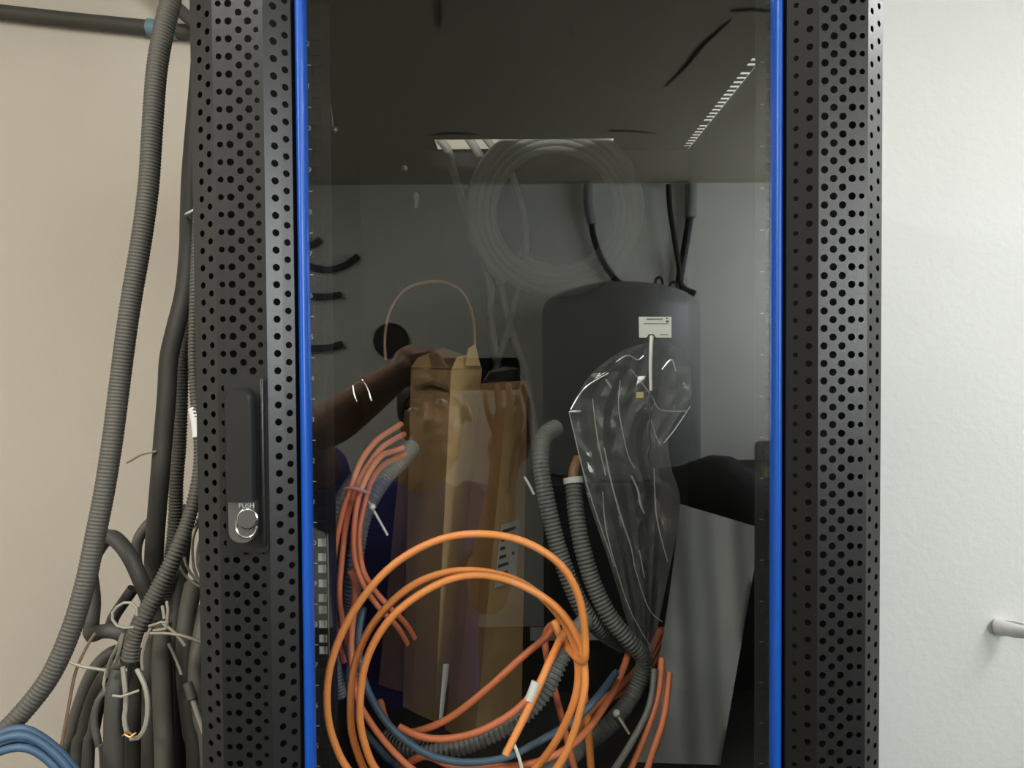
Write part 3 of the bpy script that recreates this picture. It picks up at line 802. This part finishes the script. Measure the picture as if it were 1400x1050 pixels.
# grey sheet, a gently waved thin slab
TL, TR, BR_, BL_ = (930, 689), (1041, 722), (985, 1046), (872, 1042)
vs = []; fs = []; NU, NV = 14, 24
for side in (0, 1):
    for i in range(NV + 1):
        t = i / NV
        for j in range(NU + 1):
            s = j / NU
            x = (TL[0]*(1-s) + TR[0]*s) * (1-t) + (BL_[0]*(1-s) + BR_[0]*s) * t + 6 * math.sin(math.pi * t) * (1 - s)
            yv = (TL[1]*(1-s) + TR[1]*s) * (1-t) + (BL_[1]*(1-s) + BR_[1]*s) * t
            d = .275 - .03 * t + .006 * math.sin(7 * (s - .8 * t) ) + .003 * math.sin(17 * (s - .7 * t) + 1) + side * .002
            vs.append(P(x, yv, d))
K = (NV + 1) * (NU + 1)
for i in range(NV):
    for j in range(NU):
        p = i * (NU + 1) + j
        fs.append((p, p + 1, p + NU + 2, p + NU + 1)); fs.append((K + p, K + p + NU + 1, K + p + NU + 2, K + p + 1))
for j in range(NU):
    fs.append((j, K + j, K + j + 1, j + 1)); p = NV * (NU + 1) + j; fs.append((p, p + 1, K + p + 1, K + p))
for i in range(NV):
    p = i * (NU + 1); fs.append((p, p + NU + 1, K + p + NU + 1, K + p)); p += NU; fs.append((p, K + p, K + p + NU + 1, p + NU + 1))
o = MB().add(vs, fs).build('grey_sheet', FOAM, angle=60); tag(o, 'tall matt grey sheet leaning at the right inside the cabinet', 'sheet')

# ------------------------------------------------------------------ conduits and cables left of the cabinet
RB = .0041
cable('corrugated_conduit', [[(262, -735, .2), (254, -400, .2), (247, -150, .2), (238, -40, .20), (233, 2, .19), (223, 45, .185), (214, 100, .18), (208, 180, .175), (203, 255, .17), (193, 330, .165), (181, 400, .16), (172, 460, .155), (163, 530, .15),
      (154, 600, .14), (143, 670, .13), (129, 740, .12), (116, 800, .11), (97, 862, .10), (70, 922, .09), (36, 968, .08), (0, 1004, .07), (-60, 1045, .07)]],
      CONDUIT, 'thick grey corrugated conduit sweeping down the beige wall from the top', 'conduit', r=13.6, n=16, rib=RB, depth=.05)
# horizontal pipe on the wall with a blue-grey coupling
pr = empty('wall_pipe', P(100, 27, .775), 'horizontal grey pipe with blue-grey coupling along the top of the beige wall', 'pipe')
mb = MB(); hose([(-120, 2, .782), (0, 16, .782), (100, 27, .782), (200, 37, .782), (262, 44, .782), (330, 50, .782)], r=9.5, n=14, mb=mb); mb.build('pipe_run', PIPE, pr)
mb = MB(); hose([(203, 37.5, .782), (222, 40, .782), (242, 42, .782)], r=11.5, n=14, mb=mb); mb.build('coupling', TEAL, pr)
cable('wall_pipe', [[(196, -30, .75), (236, 5, .75), (262, 28, .75), (310, 66, .75)]], PIPE, 'short grey pipe slanting down beside the cabinet top', 'pipe', r=9)

LB = [
 ('left_bundle', [(292, -690, .22), (288, -300, .22), (284, -60, .22), (273, 100, .22), (262, 230, .22), (259, 300, .22), (258, 340, .22), (252, 400, .21), (240, 450, .20), (231, 490, .195), (228, 540, .19), (223, 600, .185), (219, 650, .18), (212, 735, .19), (209, 800, .205), (206, 850, .212), (203, 900, .215)], 12.5, CONDUIT2, None, 'smooth dark grey hose hanging straight, left edge of the bundle beside the cabinet'),
 ('', [(296, -640, .27), (292, -200, .27), (282, 120, .27), (270, 280, .27), (263, 400, .26), (256, 450, .25), (249, 500, .245), (247, 560, .24), (245, 610, .235), (241, 660, .23), (240, 700, .23), (237, 740, .23), (229, 800, .235), (224, 840, .24)], 9.8, CONDUIT, RB, 'finely ribbed grey conduit in the middle of the hanging bundle'),
]
for _, p, r, m_, rb, lb in LB:
    cable('hanging_hose', [p], m_, lb, 'hose', r=r, n=14, rib=rb)
mb = MB()
p3 = [(298, -740, .18, 6), (294, -300, .18, 6), (286, 40, .18, 6), (275, 200, .18, 6), (268, 340, .17, 6.5), (265, 430, .165, 7), (264, 500, .16, 7), (268, 560, .15, 7.2), (272, 600, .145, 7.5), (272, 640, .135, 8.2), (266, 680, .125, 9.5), (256, 715, .115, 10.2), (245, 745, .105, 11), (230, 780, .10, 12), (212, 815, .095, 12.5), (196, 845, .09, 13), (185, 875, .09, 13.5), (180, 902, .09, 14)]
hose(p3, n=16, rib=RB, depth=.14, mb=mb)
o = mb.build('corrugated_conduit', CONDUIT); tag(o, 'ribbed conduit crossing over the bundle and ending in frayed wires', 'conduit')
mb = MB(); hose([(266, 558, .152), (270.5, 580, .148), (272, 598, .145)], r=8.6, n=14, mb=mb); mb.build('white_tape', WHITEP, o)

hoses = [
 ([(118, 790, .2), (128, 760, .19), (148, 734, .18), (166, 745, .17), (181, 768, .16), (194, 797, .155), (208, 830, .165), (220, 862, .168), (226, 920, .17), (228, 1060, .17)], 10.5, 'smooth grey hose arching out from behind the thick conduit'),
 ([(215, 706, .24), (200, 720, .23), (188, 740, .225), (186, 765, .22), (192, 790, .22), (206, 820, .21)], 7.5, 'dark hose bending in a hook behind the hanging bundle'),
 ([(182, 805, .20), (168, 825, .2), (155, 845, .2), (150, 865, .2)], 8, 'short dark hose slanting behind the knot of wires'),
 ([(122, 780, .175), (127, 820, .165), (125, 852, .15), (125, 868, .135), (140, 863, .125), (160, 864, .12), (180, 876, .125)], 10, 'bent grey hose end pointing left at the knot'),
 ([(172, 888, .155), (150, 896, .155), (128, 920, .155), (110, 965, .155), (98, 1010, .155), (90, 1065, .155)], 10.5, 'outermost hose of the lower bundle, bowing left'),
 ([(170, 905, .128), (146, 920, .128), (128, 955, .13), (114, 1005, .132), (106, 1065, .132)], 9.5, 'second hose from the left in the lower bundle'),
 ([(168, 925, .10), (150, 940, .10), (136, 965, .105), (128, 1000, .11), (120, 1065, .11)], 8, 'third hose from the left in the lower bundle'),
 ([(150, 945, .085), (136, 955, .083), (129, 985, .083), (135, 1020, .083), (142, 1065, .083)], 5, 'thin hose curling between the lower bundle hoses'),
 ([(166, 918, .085), (160, 940, .078), (157, 970, .075), (156, 1010, .075), (156, 1065, .075)], 13.5, 'foremost straight hose under the frayed conduit end'),
 ([(188, 890, .155), (186, 950, .155), (184, 1065, .155)], 12, 'dark hose behind the hanging wire loop'),
 ([(206, 870, .135), (207, 930, .13), (206, 1065, .12)], 12, 'straight hose right of the hanging wire loop'),
 ([(254, 690, .30), (248, 760, .28), (241, 820, .24), (236, 880, .207), (239, 960, .205), (244, 1065, .205)], 11, 'long hose passing behind the ribbed crossing conduit'),
 ([(264, 800, .19), (254, 860, .145), (254, 930, .13), (262, 1000, .125), (268, 1065, .125)], 12, 'hose at the right of the lower bundle, next to the cabinet'),
 ([(282, 830, .14), (273, 880, .108), (268, 920, .10), (275, 980, .095), (286, 1065, .09)], 11, 'rightmost hose of the lower bundle, under the pale plug'),
 ([(222, 850, .10), (220, 910, .098), (222, 980, .095), (224, 1065, .09)], 12, 'hose hanging below the tied wire strands'),
]
for p, r, lb in hoses:
    if p[-1][1] >= 1060: p = p + [(p[-1][0], 1500, p[-1][2]), (p[-1][0], 2350, p[-1][2])]
    cable('hanging_hose', [p], random.choice((CONDUIT, CONDUIT2, CONDUIT2)), lb, 'hose', r=r, n=12)

def wires(name, paths, r, m_, lab, cat='wire', group=None):
    mb = MB()
    for p in paths: hose(p, r=r, n=6, mb=mb)
    return tag(mb.build(name, m_), lab, cat, group)
wires('bare_wire', [[(130, 866, .10), (118, 885, .10), (103, 920, .10), (94, 965, .10), (84, 1020, .10), (80, 1060, .10)]], 2.1, BROWNW, 'thin brown wire hanging left of the lower bundle')
wires('cable_tie', [[(95, 905, .09), (112, 911, .09), (135, 915, .085), (147, 917, .08)], [(146, 914, .08), (142, 935, .08), (144, 945, .08)]], 2.2, WIRE, 'pale tie sticking out left from the lower bundle', 'cable tie')
wires('wire_loop', [[(168, 912, .06), (171, 940, .06), (172, 965, .06), (170, 985, .06), (174, 1003, .06)]], 3.2, WIRE, 'straight pale wire end under the frayed conduit')
o = wires('wire_loop', [[(187, 915, .065), (198, 938, .06), (202, 965, .06), (199, 992, .06), (190, 1008, .06), (178, 1010, .06)]], 3.2, WIRE, 'pale wire bent in a long loop under the frayed conduit')
mb = MB()
for q in ([(170, 1004, .055), (178, 1008, .054), (186, 1002, .055)], [(168, 1006, .058), (176, 1000, .055), (184, 1008, .056)]): hose(q, r=1.6, n=6, mb=mb)
mb.build('bare_strands', BRASS, o)
wires('wire_stub', [[(154, 951, .055), (162, 953, .054), (176, 949, .054), (190, 944, .055)]], 1.8, WIRE, 'short pale wire lying across the wire loop')
wires('wire_ring', [[(187, 842, .07), (186, 830, .07), (176, 823, .07), (162, 828, .07), (153, 840, .07), (157, 853, .07), (168, 858, .07), (182, 858, .075)]], 2.0, WIRE, 'pale wire ring at the knot left of the crossing conduit')
wires('tied_strands', [[(204, 856, .07), (218, 852, .065), (226, 848, .065), (232, 856, .065), (225, 860, .065), (210, 862, .07)], [(222, 852, .065), (240, 866, .065), (253, 883, .065)],
      [(206, 866, .07), (230, 866, .065), (252, 870, .065), (274, 878, .07)], [(228, 822, .07), (230, 840, .065), (226, 858, .065)], [(222, 828, .07), (225, 846, .065)],
      [(206, 858, .07), (198, 880, .07), (194, 900, .07), (195, 916, .07)], [(200, 865, .07), (194, 885, .07)]], 2.2, mat('tarnished wire', (138, 132, 118), .6), 'tangle of tied grey wire strands at the bundle knot')
wires('tied_strands', [[(168, 866, .06), (160, 885, .058), (150, 905, .062), (146, 925, .066)], [(168, 866, .06), (163, 890, .056), (157, 908, .06)]], 2.4, mat('tarnished wire dark', (112, 108, 96), .6), 'grey wire strands wrapped round the bundle below the knot')
wires('wire_stub', [[(230, 880, .09), (240, 900, .09), (248, 922, .09)]], 2.0, WIRE, 'thin wire end hanging right of the tied strands')
wires('wire_coil', [[(288, 706, .13), (270, 720, .13), (263, 745, .13), (266, 780, .13), (278, 800, .13), (290, 812, .13)], [(290, 716, .13), (276, 732, .125), (270, 755, .125), (272, 780, .125), (288, 800, .13)],
      [(246, 774, .12), (254, 788, .12), (268, 800, .12), (284, 806, .13)], [(252, 762, .125), (258, 780, .125), (272, 796, .125), (286, 804, .13)], [(286, 712, .13), (272, 712, .13), (264, 722, .13)],
      [(286, 700, .14), (276, 702, .14), (268, 712, .14)], [(288, 820, .13), (280, 830, .13), (279, 860, .13)]], 1.9, WIRE, 'loose coil of thin white wires tucked behind the cabinet edge')
wires('twine', [[(173, 633, .165), (182, 628, .165), (192, 622, .167), (214, 617, .17)]], 1.5, TWINE, 'thin beige wire sticking out left of the hanging bundle')
wires('cable_tie', [[(254, 293, .205), (260, 290, .19), (268, 286, .185), (274, 285, .2)]], 1.9, WHITEP, 'white cable tie round the hoses at the cabinet edge', 'cable tie')
mb = MB(); hose([(262, 952, .085), (270, 975, .085), (284, 1016, .085)], r=3.6, n=10, mb=mb)
o = mb.build('pale_plug', WIRE); tag(o, 'pale pointed plug with grey collar hanging at the cabinet edge', 'plug')
mb = MB(); hose([(256, 934, .09), (260, 946, .087), (263, 956, .085)], r=6.5, n=10, mb=mb); mb.build('collar', CONDUIT2, o)

for i, lb in enumerate(('lowest blue cable of the bunch in the bottom left corner', 'second blue cable from below in the bottom left corner', 'third blue cable from below in the bottom left corner', 'topmost blue cable of the bunch in the bottom left corner')):
    d = i * 8.2; e = (0, 3, 0, 3)[i]; yy_ = (.018, .032, .018, .032)[i]
    cable('network_cable', [[(-70, 1078 - d, yy_), (-20, 1038 - d + e, yy_), (8, 1025 - d, yy_), (32, 1022 - d - e*.4, yy_), (55, 1031 - d, yy_ + .006), (78 + i*2, 1052 - d*.9, yy_ + .01), (98 + i*4, 1082 - d*.8, yy_ + .015), (124 + i*7, 1130 - d*.5, yy_ + .02)]], BLUEC, lb, 'cable', 'blue network cables at the bottom left', r=5.6)

# wall anchor at the right
a0, a1 = P(1362, 857, .797), P(1410, 864, .745)
an = empty('wall_anchor', P(1368, 858, .80), 'white plastic wall plug sticking out of the white wall at the right', 'anchor')
mb = MB(); pts = [a0.lerp(a1, t) for t in (0, .15, .4, .7, 1)]; mb.tube(pts, [.016, .017, .014, .012, .010], 12); mb.build('plug_sleeve', WHITEP, an)
for ang in range(5):
    a = ang * 2 * math.pi / 5
    d = Vector((0.1, math.cos(a) * .5, math.sin(a))) * .013
    MB().tube([a0.lerp(a1, .2) + d, a0.lerp(a1, .55) + d * 1.15, a0.lerp(a1, .95) + d * .9], .0035, 6).build('rib', WHITEP, an)

# ------------------------------------------------------------------ room behind the viewer (seen mirrored in the glass)
DF = -YF - CAM.y * -1.0 + 0.0
DF = 0.70 + 3.80                      # mirror distance of the front wall
def mh(path, r, m_, name, lab, cat, n=10, d=DF - .05, group=None, parent=None):
    mb = MB(); q = []
    for p in path:
        dd = p[2] if len(p) > 2 else d
        q.append((p[0], p[1], dd, p[3] if len(p) > 3 else r))
    s = crom(q, 8)
    mb.tube([M(a[0], a[1], a[2]) for a in s], [a[3] * a[2] / F for a in s], n)
    o = mb.build(name, m_, parent)
    return tag(o, lab, cat, group) if lab else o
# conduit drops with cables coming out of the ceiling edge
def drop(lab, pipe, cabp, rp, rc, off=.04):
    top = M(*pipe[0], DF - .06)
    r = empty('wall_cable_drop', (top.x, YF, top.z), lab, 'cable', 'cable drops on the wall behind the person')
    if pipe: mh(pipe, rp, GREYPIPE, 'conduit_sleeve', None, None, parent=r, d=DF - .05)
    mh(cabp, rc, BLACKCABLE, 'earth_cable', None, None, parent=r, d=DF - off)
drop('grey sleeve with black cable curving right, left of the three cable drops', [(804, 252), (804, 275), (809, 306)], [(808, 300), (812, 325), (823, 355), (838, 378), (852, 392)], 6.5, 4.2)
drop('thick grey sleeve with black cable hanging straight, rightmost cable drop', [(945, 252), (945, 270), (944, 297)], [(944, 292), (938, 330), (932, 365), (929, 385), (936, 396), (950, 402)], 8, 5.2)
drop('thin black cable without sleeve, middle of the three cable drops', [(914, 252), (914, 254), (914, 257)], [(914, 252), (916, 285), (922, 325), (928, 362), (930, 380)], 4.2, 3.6, .10)
for q, lb in (((901, 387), 'small ring lug above the tank top'), ((921, 391), 'round ring lug at the foot of the cable drops')):
    mb = MB(); c = M(*q, DF - .12); ringtube(mb, c, .022, .034 if q[0] < 910 else .024, .009)
    tag(mb.build('ring_lug', BLACKCABLE), lb, 'lug')
# bent stubs at the left, and the core hole
for p, lb in (([(360, 318), (400, 332), (426, 335), (438, 327)], 'topmost short black stub on the front wall'), ([(360, 350), (400, 354), (420, 363), (445, 369), (470, 364), (490, 350)], 'black stub bending upward on the front wall'),
              ([(360, 400), (410, 403), (440, 406), (466, 403)], 'straight short black stub on the front wall'), ([(360, 474), (410, 476), (445, 476), (468, 470)], 'lowest short black stub on the front wall')):
    mh(p, 4.8, BLACKCABLE, 'pipe_stub', lb, 'pipe', d=DF - .03, group='short black pipe stubs on the front wall')
c = M(535, 466, DF); mb = MB()
ringtube(mb, Vector((c.x, YF + .0125, c.z)), .098, .098, .012)
mb.prism([(c.x + .098*math.cos(i*math.pi/16), YF + .0005, c.z + .098*math.sin(i*math.pi/16)) for i in range(32)], (0, .004, 0))
tag(mb.build('core_hole', BLACKCLOTH), 'round black core hole in the front wall', 'hole')
# dark bench, cover on it, black bag
bt = M(900, 640, DF - .35).z
b0, b1 = M(738, 640, DF - .02).x, 1.72
bench = empty('workbench', ((b0 + b1)/2, YF + .48, 0), 'black workbench along the front wall behind the person', 'bench')
MB().box((b0, YF + .02, bt - .04), (b1, YF + .95, bt)).build('top', BLACKCLOTH, bench, smooth=False)
MB().box((b0 + .02, YF + .02, 0.0), (b1 - .02, YF + .92, bt - .04)).build('front_panel', BLACKCLOTH, bench, smooth=False)
x0, x1 = M(742, 500, DF - .45).x, M(955, 500, DF - .45).x
zt = M(850, 386, DF - .45).z
tx, ty, tr_ = (x0 + x1) / 2, YF + (x1 - x0) / 2 + .02, (x1 - x0) / 2
prof = [(0.0, zt)] + [(tr_ * math.sin(a * math.pi / 16), zt - .15 * (1 - math.cos(a * math.pi / 16))) for a in range(1, 9)] + [(tr_, zt - .16), (tr_, bt + .02), (tr_ - .02, bt + .001), (0.0, bt + .001)]
mb = MB(); vs = []; fs = []; n = 40
for (rr, zz) in prof:
    for k in range(n): vs.append((tx + max(rr, 1e-4) * math.cos(2*math.pi*k/n), ty + max(rr, 1e-4) * math.sin(2*math.pi*k/n), zz))
for i in range(len(prof) - 1):
    for k in range(n): fs.append((i*n+k, i*n+(k+1) % n, (i+1)*n+(k+1) % n, (i+1)*n+k))
mb.add(vs, fs); o = mb.build('water_tank', DARKCLOTH, angle=50, fix=False); tag(o, 'grey upright tank with domed top standing on the black bench', 'tank')
# black bag on the bench
out = [(900, 640), (930, 637), (948, 630), (972, 622), (1000, 624), (1020, 636), (1040, 652), (1062, 668), (1070, 735), (1040, 733), (1028, 726), (1010, 706), (960, 694), (910, 690)]
d0 = 3.40
vs = []; fs = []; n = len(out)
for k, (sc, dd) in enumerate(((.55, -.10), (.9, -.06), (1.0, 0), (.9, .08), (.55, .12))):
    for (x, y) in out:
        vs.append(M(985 + (x - 985) * sc, 678 + (y - 678) * sc, d0 + dd))
for k in range(4):
    for i in range(n): fs.append((k*n+i, k*n+(i+1) % n, (k+1)*n+(i+1) % n, (k+1)*n+i))
fs.append(tuple(range(n))); fs.append(tuple(4*n + i for i in range(n)))
o = MB().add(vs, fs).build('shoulder_bag', BLACKCLOTH, angle=60); tag(o, 'slumped black shoulder bag hanging over the front edge of the bench', 'bag')
q = M(985, 630, 3.42); mb = MB()
mb.tube([v[:3] for v in crom([(q.x - .10, q.y, q.z - .02), (q.x - .08, q.y - .06, bt + .03), (q.x - .05, q.y - .22, bt + .016), (q.x + .06, q.y - .24, bt + .016), (q.x + .10, q.y - .06, bt + .03), (q.x + .12, q.y, q.z - .04)], 6)], .014, 8); mb.build('strap', BLACKCLOTH, o)
c0, c1 = M(1037, 604, 3.75), M(1075, 638, 3.75)
r = empty('handheld_tester', ((c0.x+c1.x)/2, c0.y, bt), 'grey handheld tester with light screen standing on the bench', 'tester')
zb = bt
MB().prism(rounded(c0.x, c1.x, c1.z, c0.z, .03, c0.y), (0, -.06, 0)).build('body', mat('purple grey', (112, 102, 110), .6), r, smooth=False)
MB().box((c0.x + .03, c0.y, c1.z + .03), (c1.x - .03, c0.y + .004, c0.z - .04)).build('screen', FOAM, r, smooth=False)
MB().box((c0.x + .02, c0.y - .06, zb + .001), (c1.x, c0.y, c1.z)).build('foot', mat('yellow green', (150, 150, 100), .7), r, smooth=False)
SOOT = mat('soot', (98, 96, 86), .9)
# soot marks and cracks on the ceiling (thin crusts)
for pth in ([(910, 118), (940, 88), (965, 58), (1000, 26)], [(600, -20), (603, 10), (601, 36)], [(780, 36), (782, 46)], [(590, 184), (620, 181), (655, 183)], [(832, 179), (860, 178), (900, 182)], [(1000, 14), (1030, 12), (1060, 15)]):
    pts = []
    for (x, y) in crom(pth, 4):
        d = ray(x, y); t = (ZC - CAM.z) / d.z; q = CAM + d * t; pts.append(Vector((q.x, -q.y, ZC - .001)))
    k = len(pts)
    MB().tube(pts, [.002 + .0045 * math.sin(math.pi * i / (k - 1)) for i in range(k)], 6).build('soot_mark', SOOT, ceiling)

# ------------------------------------------------------------------ the person with the phone
def remesh(mb, vox, name, m, parent, it=6):
    o = mb.build(name, m, None, smooth=False, fix=True)
    md = o.modifiers.new('r', 'REMESH'); md.mode = 'VOXEL'; md.voxel_size = vox
    sm = o.modifiers.new('s', 'SMOOTH'); sm.iterations = it; sm.factor = 0.5
    dg = bpy.context.evaluated_depsgraph_get()
    me = bpy.data.meshes.new_from_object(o.evaluated_get(dg))
    me.materials.clear(); me.materials.append(m)
    me.polygons.foreach_set('use_smooth', [True] * len(me.polygons))
    o.modifiers.clear(); o.data = me
    if parent:
        o.parent = parent; o.location = WORLD[o.name] - wl(parent)
    return o
ZH = 1.485
HC = Vector((-0.185, -1.05, ZH))                                  # head centre
per = empty('person', (-0.26, -1.10, 0), 'person in navy shirt holding a phone in both hands, mirrored in the glass door', 'person')
Rh = Matrix.Rotation(math.radians(-16), 3, 'Y') @ Matrix.Rotation(math.radians(14), 3, 'X')
def H(x, y, z): return HC + Rh @ Vector((x, y, z))
sk = MB()
sk.ball(H(0, -.012, .025), 1, 20, 14, (.076, .095, .098), Rh)      # skull
sk.ball(H(0, .028, -.035), 1, 18, 12, (.060, .066, .082), Rh)      # face and jaw
sk.ball(H(0, .070, -.098), 1, 10, 8, (.022, .018, .018), Rh)       # chin
sk.tube([H(0, .090, .012), H(0, .104, -.014), H(0, .116, -.034), H(0, .100, -.044)], [.009, .011, .015, .010], 10)   # nose
for s in (-1, 1):
    sk.ball(H(.012*s, .098, -.038), .010)
    sk.ball(H(.078*s, -.005, -.012), 1, 10, 8, (.010, .020, .032), Rh)   # ears
    sk.tube([H(.014*s, .090, .022), H(.034*s, .089, .027), H(.052*s, .074, .020)], [.006, .008, .005], 8)  # brow ridge
sk.tube([H(-.024, .083, -.064), H(0, .096, -.062), H(.024, .083, -.064)], [.005, .008, .005], 8)
sk.tube([H(-.020, .083, -.073), H(0, .094, -.073), H(.020, .083, -.073)], [.005, .008, .005], 8)
NB = Vector((-.255, -1.13, 1.30))
sk.tube([H(0, -.02, -.06), (HC + NB) / 2 + Vector((0, -.01, -.05)), NB], [.056, .056, .066], 14)
SHL, SHR = Vector((-.455, -1.14, 1.255)), Vector((-.075, -1.13, 1.245))   # shoulders
# left arm of the picture: elbow out, forearm rising to the phone; right arm from below
ELL, WRL = M(425, 600, 1.46), M(545, 512, 1.45)
ELR, WRR = M(668, 815, 1.60), M(686, 664, 1.44)
def limb(mb, a, b, c, r):
    q = crom([tuple(a) + (r[0],), tuple(a.lerp(b, .5)) + (r[1],), tuple(b) + (r[2],), tuple(b.lerp(c, .35)) + (r[3],), tuple(c) + (r[4],)], 5)
    mb.tube([v[:3] for v in q], [v[3] for v in q], 12)
limb(sk, SHL, ELL, WRL, (.056, .050, .043, .045, .029))
limb(sk, SHR, ELR, WRR, (.056, .050, .043, .045, .029))
# phone: landscape slab just behind the lens
PHY = -.712
pa, pb = M(578, 534, 1.412), M(711, 489, 1.412)
def fing(mb, pts, r0=.0088):
    q = crom([tuple(p) for p in pts], 4); k = len(q)
    mb.tube([v for v in q], [r0 * (1 - .25 * i / (k - 1)) for i in range(k)], 8)
    mb.ball(q[-1], r0 * .76, 8, 6)
# right hand: palm below the phone's right end, fingers wrapped on its far side (towards the glass), thumb up the side
pc = M(694, 612, 1.432)
sk.ball(pc, 1, 14, 10, (.040, .020, .046), Matrix.Rotation(math.radians(14), 3, 'Y'))
sk.tube([WRR, WRR.lerp(pc, .5), pc], [.029, .030, .032], 12)
for i, (a, b_, c_) in enumerate((((676, 592), (667, 564), (663, 538)), ((686, 586), (682, 556), (679, 528)), ((697, 586), (697, 556), (695, 527)), ((709, 596), (712, 568), (709, 543)))):
    fing(sk, [M(a[0] + 2, a[1] + 18, 1.43), M(*a, 1.408), M(*b_, 1.388), M(*c_, 1.392)], .0092 if i else .0082)
fing(sk, [M(714, 628, 1.43), M(722, 600, 1.43), M(723, 556, 1.43), M(715, 528, 1.424)], .0102)
# left hand
pcl = M(563, 500, 1.45)
sk.ball(pcl, 1, 14, 10, (.042, .021, .042))
sk.tube([WRL, WRL.lerp(pcl, .5), pcl], [.029, .031, .032], 12)
for i, (a, b_, c_) in enumerate((((572, 484), (590, 482), (604, 492)), ((575, 494), (594, 494), (610, 503)), ((575, 505), (594, 507), (608, 515)), ((572, 516), (588, 520), (600, 526)))):
    fing(sk, [M(a[0] - 8, a[1] + 2, 1.44), M(*a, 1.42), M(*b_, 1.388), M(*c_, 1.392)], .0090)
fing(sk, [M(562, 520, 1.46), M(574, 532, 1.455), M(592, 534, 1.44), M(610, 530, 1.424)], .0100)
body = remesh(sk, .0042, 'body', SKIN, per, 5)
# ring, eyes, brows, lips
rc = M(697, 588, 1.409)
mb = MB(); mb.tube([rc + Vector((.0105*math.cos(i*math.pi/8), .0105*math.sin(i*math.pi/8), 0)) for i in range(17)], .0016, 6); mb.build('finger_ring', CHROME, per)
for s in (-1, 1):
    mb = MB(); mb.ball(H(.032*s, .083, .006), .0115, 12, 8, (1.25, .6, .75)); e = mb.build('eye', WHITEP, per)
    mb = MB(); mb.ball(H(.032*s, .0905, .006), .0045, 10, 8, (1, .4, 1)); mb.build('iris', HAIR, e)
    mb = MB(); mb.tube([H(.014*s, .098, .030), H(.034*s, .096, .036), H(.053*s, .080, .028)], [.003, .0045, .0025], 6); mb.build('eyebrow', HAIR, per)
mb = MB(); mb.tube([H(-.022, .090, -.068), H(0, .1025, -.067), H(.022, .090, -.068)], [.002, .004, .002], 8); mb.build('lips', mat('lips', (160, 96, 84), .5), per)
# hair cap
vs = []; fs = []; nu, nv = 28, 14
for i in range(nv + 1):
    th = math.radians(118) * i / nv
    for j in range(nu):
        ph = 2 * math.pi * j / nu
        cut = 1.0 if math.sin(ph) < .25 else 1 - .42 * (math.sin(ph) - .25)
        t2 = th * cut
        wv = 1 + .02 * math.sin(9 * ph + 4 * t2) + .022 * math.sin(31 * ph + 11 * t2) * math.sin(t2)
        vs.append(H(.083*wv*math.sin(t2)*math.cos(ph), -.014 + .102*wv*math.sin(t2)*math.sin(ph), .027 + .106*wv*math.cos(t2)))
for i in range(nv):
    for j in range(nu): fs.append((i*nu+j, (i+1)*nu+j, (i+1)*nu+(j+1) % nu, i*nu+(j+1) % nu))
fs.append(tuple(nv*nu + j for j in range(nu)))
MB().add(vs, fs).build('hair', HAIR, per, angle=80)
# shirt with short sleeves
sh = MB()
def ring_loft(mb, secs, n=24):
    vs = []; fs = []
    for (c, rx, ry) in secs:
        for j in range(n):
            a = 2*math.pi*j/n; ca, sa = math.cos(a), math.sin(a)
            vs.append((c[0] + rx*math.copysign(abs(ca)**.8, ca), c[1] + ry*math.copysign(abs(sa)**.8, sa), c[2]))
    for i in range(len(secs) - 1):
        for j in range(n): fs.append((i*n+j, i*n+(j+1) % n, (i+1)*n+(j+1) % n, (i+1)*n+j))
    fs.append(tuple(range(n-1, -1, -1))); fs.append(tuple((len(secs)-1)*n + j for j in range(n)))
    mb.add(vs, fs)
ring_loft(sh, [((-.27, -1.15, .78), .185, .12), ((-.27, -1.15, .92), .18, .118), ((-.268, -1.145, 1.06), .19, .122), ((-.265, -1.14, 1.18), .195, .115), ((-.262, -1.135, 1.26), .17, .090), ((-.258, -1.13, 1.305), .10, .072), ((-.256, -1.13, 1.325), .072, .068)])
sh.tube([SHL + Vector((.06, 0, .005)), SHL, SHL.lerp(ELL, .35), SHL.lerp(ELL, .62)], [.072, .072, .066, .062], 14)
sh.tube([SHR + Vector((-.06, 0, .005)), SHR, SHR.lerp(ELR, .35), SHR.lerp(ELR, .66)], [.072, .072, .066, .062], 14)
remesh(sh, .010, 'shirt', NAVY, per, 6)
tr = MB()
ring_loft(tr, [((-.27, -1.15, .80), .175, .115), ((-.27, -1.15, .70), .18, .12), ((-.27, -1.15, .62), .175, .115)])
for s in (-1, 1):
    x = -.27 + s * .09
    tr.tube([(x, -1.15, .78), (x, -1.14, .48), (x + s*.01, -1.15, .10)], [.088, .066, .055], 14)
remesh(tr, .012, 'trousers', TROUSER, per, 4)
for s in (-1, 1):
    x = -.27 + s * .10
    mb = MB(); mb.ball((x, -1.10, .047), 1, 14, 10, (.05, .14, .045)); mb.ball((x, -1.16, .077), 1, 12, 8, (.045, .06, .075))
    mb.build('shoe', BLACKCLOTH, per)
ph = empty('smartphone', ((pa.x+pb.x)/2, PHY, pa.z), 'black smartphone held sideways by the person at the lens', 'phone')
MB().prism(rounded(pa.x, pb.x, pa.z, pb.z, .010, PHY - .008), (0, .007, 0)).build('phone_body', PHONEM, ph, smooth=False)
mb = MB()
for q in ((688, 500), (688, 516)):
    c = M(*q, 1.412); mb.tube([(c.x, PHY - .001, c.z), (c.x, PHY + .0015, c.z)], .0065, 14)
mb.build('camera_lens', PHONEM, ph)
